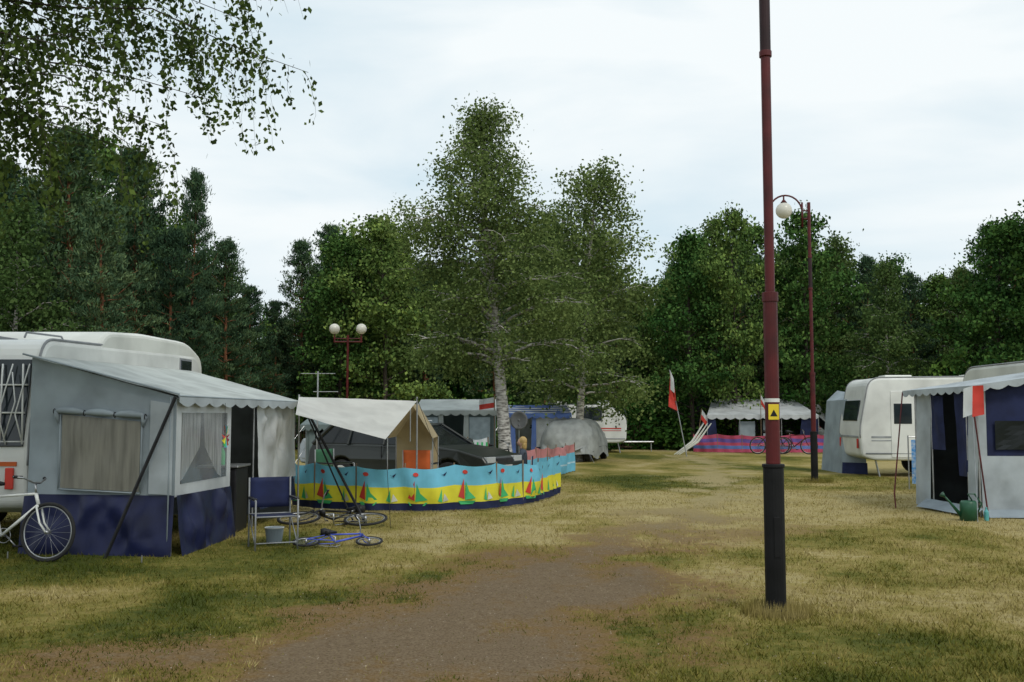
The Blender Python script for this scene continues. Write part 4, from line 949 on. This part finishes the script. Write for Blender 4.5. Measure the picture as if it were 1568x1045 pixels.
g=grp('watering_can',(X(1476,15.2),15.2,0),math.radians(180));b=B();b.tube([(0,0,0),(0,0,.27),(0,0,.30)],[.13,.12,.10],20)
b.tube([(.1,0,.06),(.28,0,.28),(.36,0,.37)],[.03,.016,.014],10);b.tube([(.35,0,.36),(.40,0,.40)],[.015,.045],12)
b.tube([(-.06,0,.30),(.0,0,.40),(-.1,0,.40),(-.2,0,.25),(-.12,0,.08)],.013,8);b.done('can',M('green_plastic',(.015,.09,.045),.4),g,smooth=True)
g=grp('water_bottle',(X(1503,15.2),15.2,0));b=B();b.tube([(0,0,0),(0,0,.13),(0,0,.17),(0,0,.2)],[.035,.035,.015,.015],12);b.done('bottle',M('aqua_plastic',(.1,.4,.4),.3),g)
def tuft(name,cx,cy,rad,n,h,seed,dry=.7):
    r=np.random.default_rng(seed);a=r.random(n)*6.28;q=rad*np.sqrt(r.random(n));x=cx+q*np.cos(a);y=cy+q*np.sin(a);hh=h*(.3+.7*r.random(n));b_=r.random(n)*6.28;l=hh*.5*r.random(n);wv=.003;z=hf(x,y)
    p0=np.stack([x-wv,y,z],1);p1=np.stack([x+wv,y,z],1);p2=np.stack([x+np.cos(b_)*l,y+np.sin(b_)*l,z+hh],1)
    me=npmesh(name,np.stack([p0,p1,p2],1).reshape(-1,3),np.arange(3*n).reshape(-1,3),[gb],attrs={'dry':np.full(3*n,dry),'tint':np.repeat(r.random(n),3)})
    o=bpy.data.objects.new(name,me);COL.objects.link(o)
tuft('grass_tuft',2.12,8.1,.28,1300,.13,1,.75);tuft('grass_tuft',X(1244,23.7),23.6,.4,600,.16,2,.5);tuft('grass_tuft',-.1,25.6,.9,900,.25,3,.5)
# ---------------------------------------------------------------- seated person
def skinobj(name,J,E,mat,parent,root=0,sub=2):
    me=bpy.data.meshes.new(name);me.from_pydata([j[0] for j in J],E,[]);me.materials.append(mat)
    o=bpy.data.objects.new(name,me);COL.objects.link(o);o.parent=parent
    m=o.modifiers.new('skin','SKIN');m.use_smooth_shade=True
    for i,j in enumerate(J):
        sv=me.skin_vertices[0].data[i];r_=j[1];sv.radius=(r_,r_) if not isinstance(r_,tuple) else r_;sv.use_root=(i==root)
    m=o.modifiers.new('sub','SUBSURF');m.levels=sub;m.render_levels=sub
    return o
g=grp('seated_person',(.22,22.0,.0),math.radians(175),s=.93);
shirt=M('dark_shirt',(.04,.05,.07),.9);trs=M('blue_jeans',(.05,.07,.14),.9)
skinobj('torso',[((0,0,.36),(.15,.12)),((-.03,0,.52),(.14,.11)),((-.03,0,.70),(.16,.11)),((-.02,0,.84),(.12,.09)),((0,0,.92),.05),((-.02,.17,.83),.055),((.04,.24,.62),.045),((-.02,-.17,.83),.055),((.04,-.24,.62),.045)],[(0,1),(1,2),(2,3),(3,4),(3,5),(5,6),(3,7),(7,8)],shirt,g)
skinobj('legs',[((0,0,.34),(.14,.11)),((.06,.1,.34),.085),((.42,.14,.40),.06),((.48,.14,.06),.04),((.6,.15,.04),.032),((.06,-.1,.34),.085),((.42,-.14,.40),.06),((.48,-.14,.06),.04),((.6,-.15,.04),.032)],[(0,1),(1,2),(2,3),(3,4),(0,5),(5,6),(6,7),(7,8)],trs,g)
for sy in(-1,1):
    J=[((.04,sy*.24,.62),.036),((.24,sy*.20,.48),.026),((.29,sy*.19,.465),.028),((.33,sy*.185,.46),.03)];E=[(0,1),(1,2),(2,3)]
    skinobj('forearm',J,E,skin,g)
    for k,(oy,l) in enumerate(((-.03,.06),(-.01,.075),(.01,.07),(.03,.055))):
        skinobj('finger',[((.33,sy*.185+oy,.46),.009),((.33+l*.6,sy*.185+oy*1.1,.46),.008),((.33+l,sy*.185+oy*1.1,.435),.007)],[(0,1),(1,2)],skin,g,sub=1)
    skinobj('thumb',[((.30,sy*.185-sy*.03,.465),.01),((.33,sy*.185-sy*.055,.46),.009),((.355,sy*.185-sy*.06,.45),.008)],[(0,1),(1,2)],skin,g,sub=1)
b=B();b.ball((.01,0,1.06),(.095,.075,.115),20,14);b.ball((.108,0,1.05),(.018,.013,.022),8,6);b.tube([(0,0,.90),(0,0,1.0)],[.05,.048],12)
for sy in(-1,1): b.ball((.0,sy*.076,1.05),(.02,.01,.03),8,6)
b.done('head',skin,g,smooth=True)
b=B()
for sy in(-1,1): b.ball((.093,sy*.03,1.07),.009,8,6)
b.done('eyes',black,g);b=B();b.ball((.098,0,1.005),(.008,.022,.006),8,6);b.done('mouth',bred,g)
b=B();b.ball((-.022,0,1.09),(.102,.094,.115),20,14);b.ball((-.05,0,1.0),(.07,.088,.15),14,10);b.done('hair',hair,g,smooth=True)
chair('low_camping_chair',(.22,22.0,-.06),math.radians(175+90),navy2,.85)
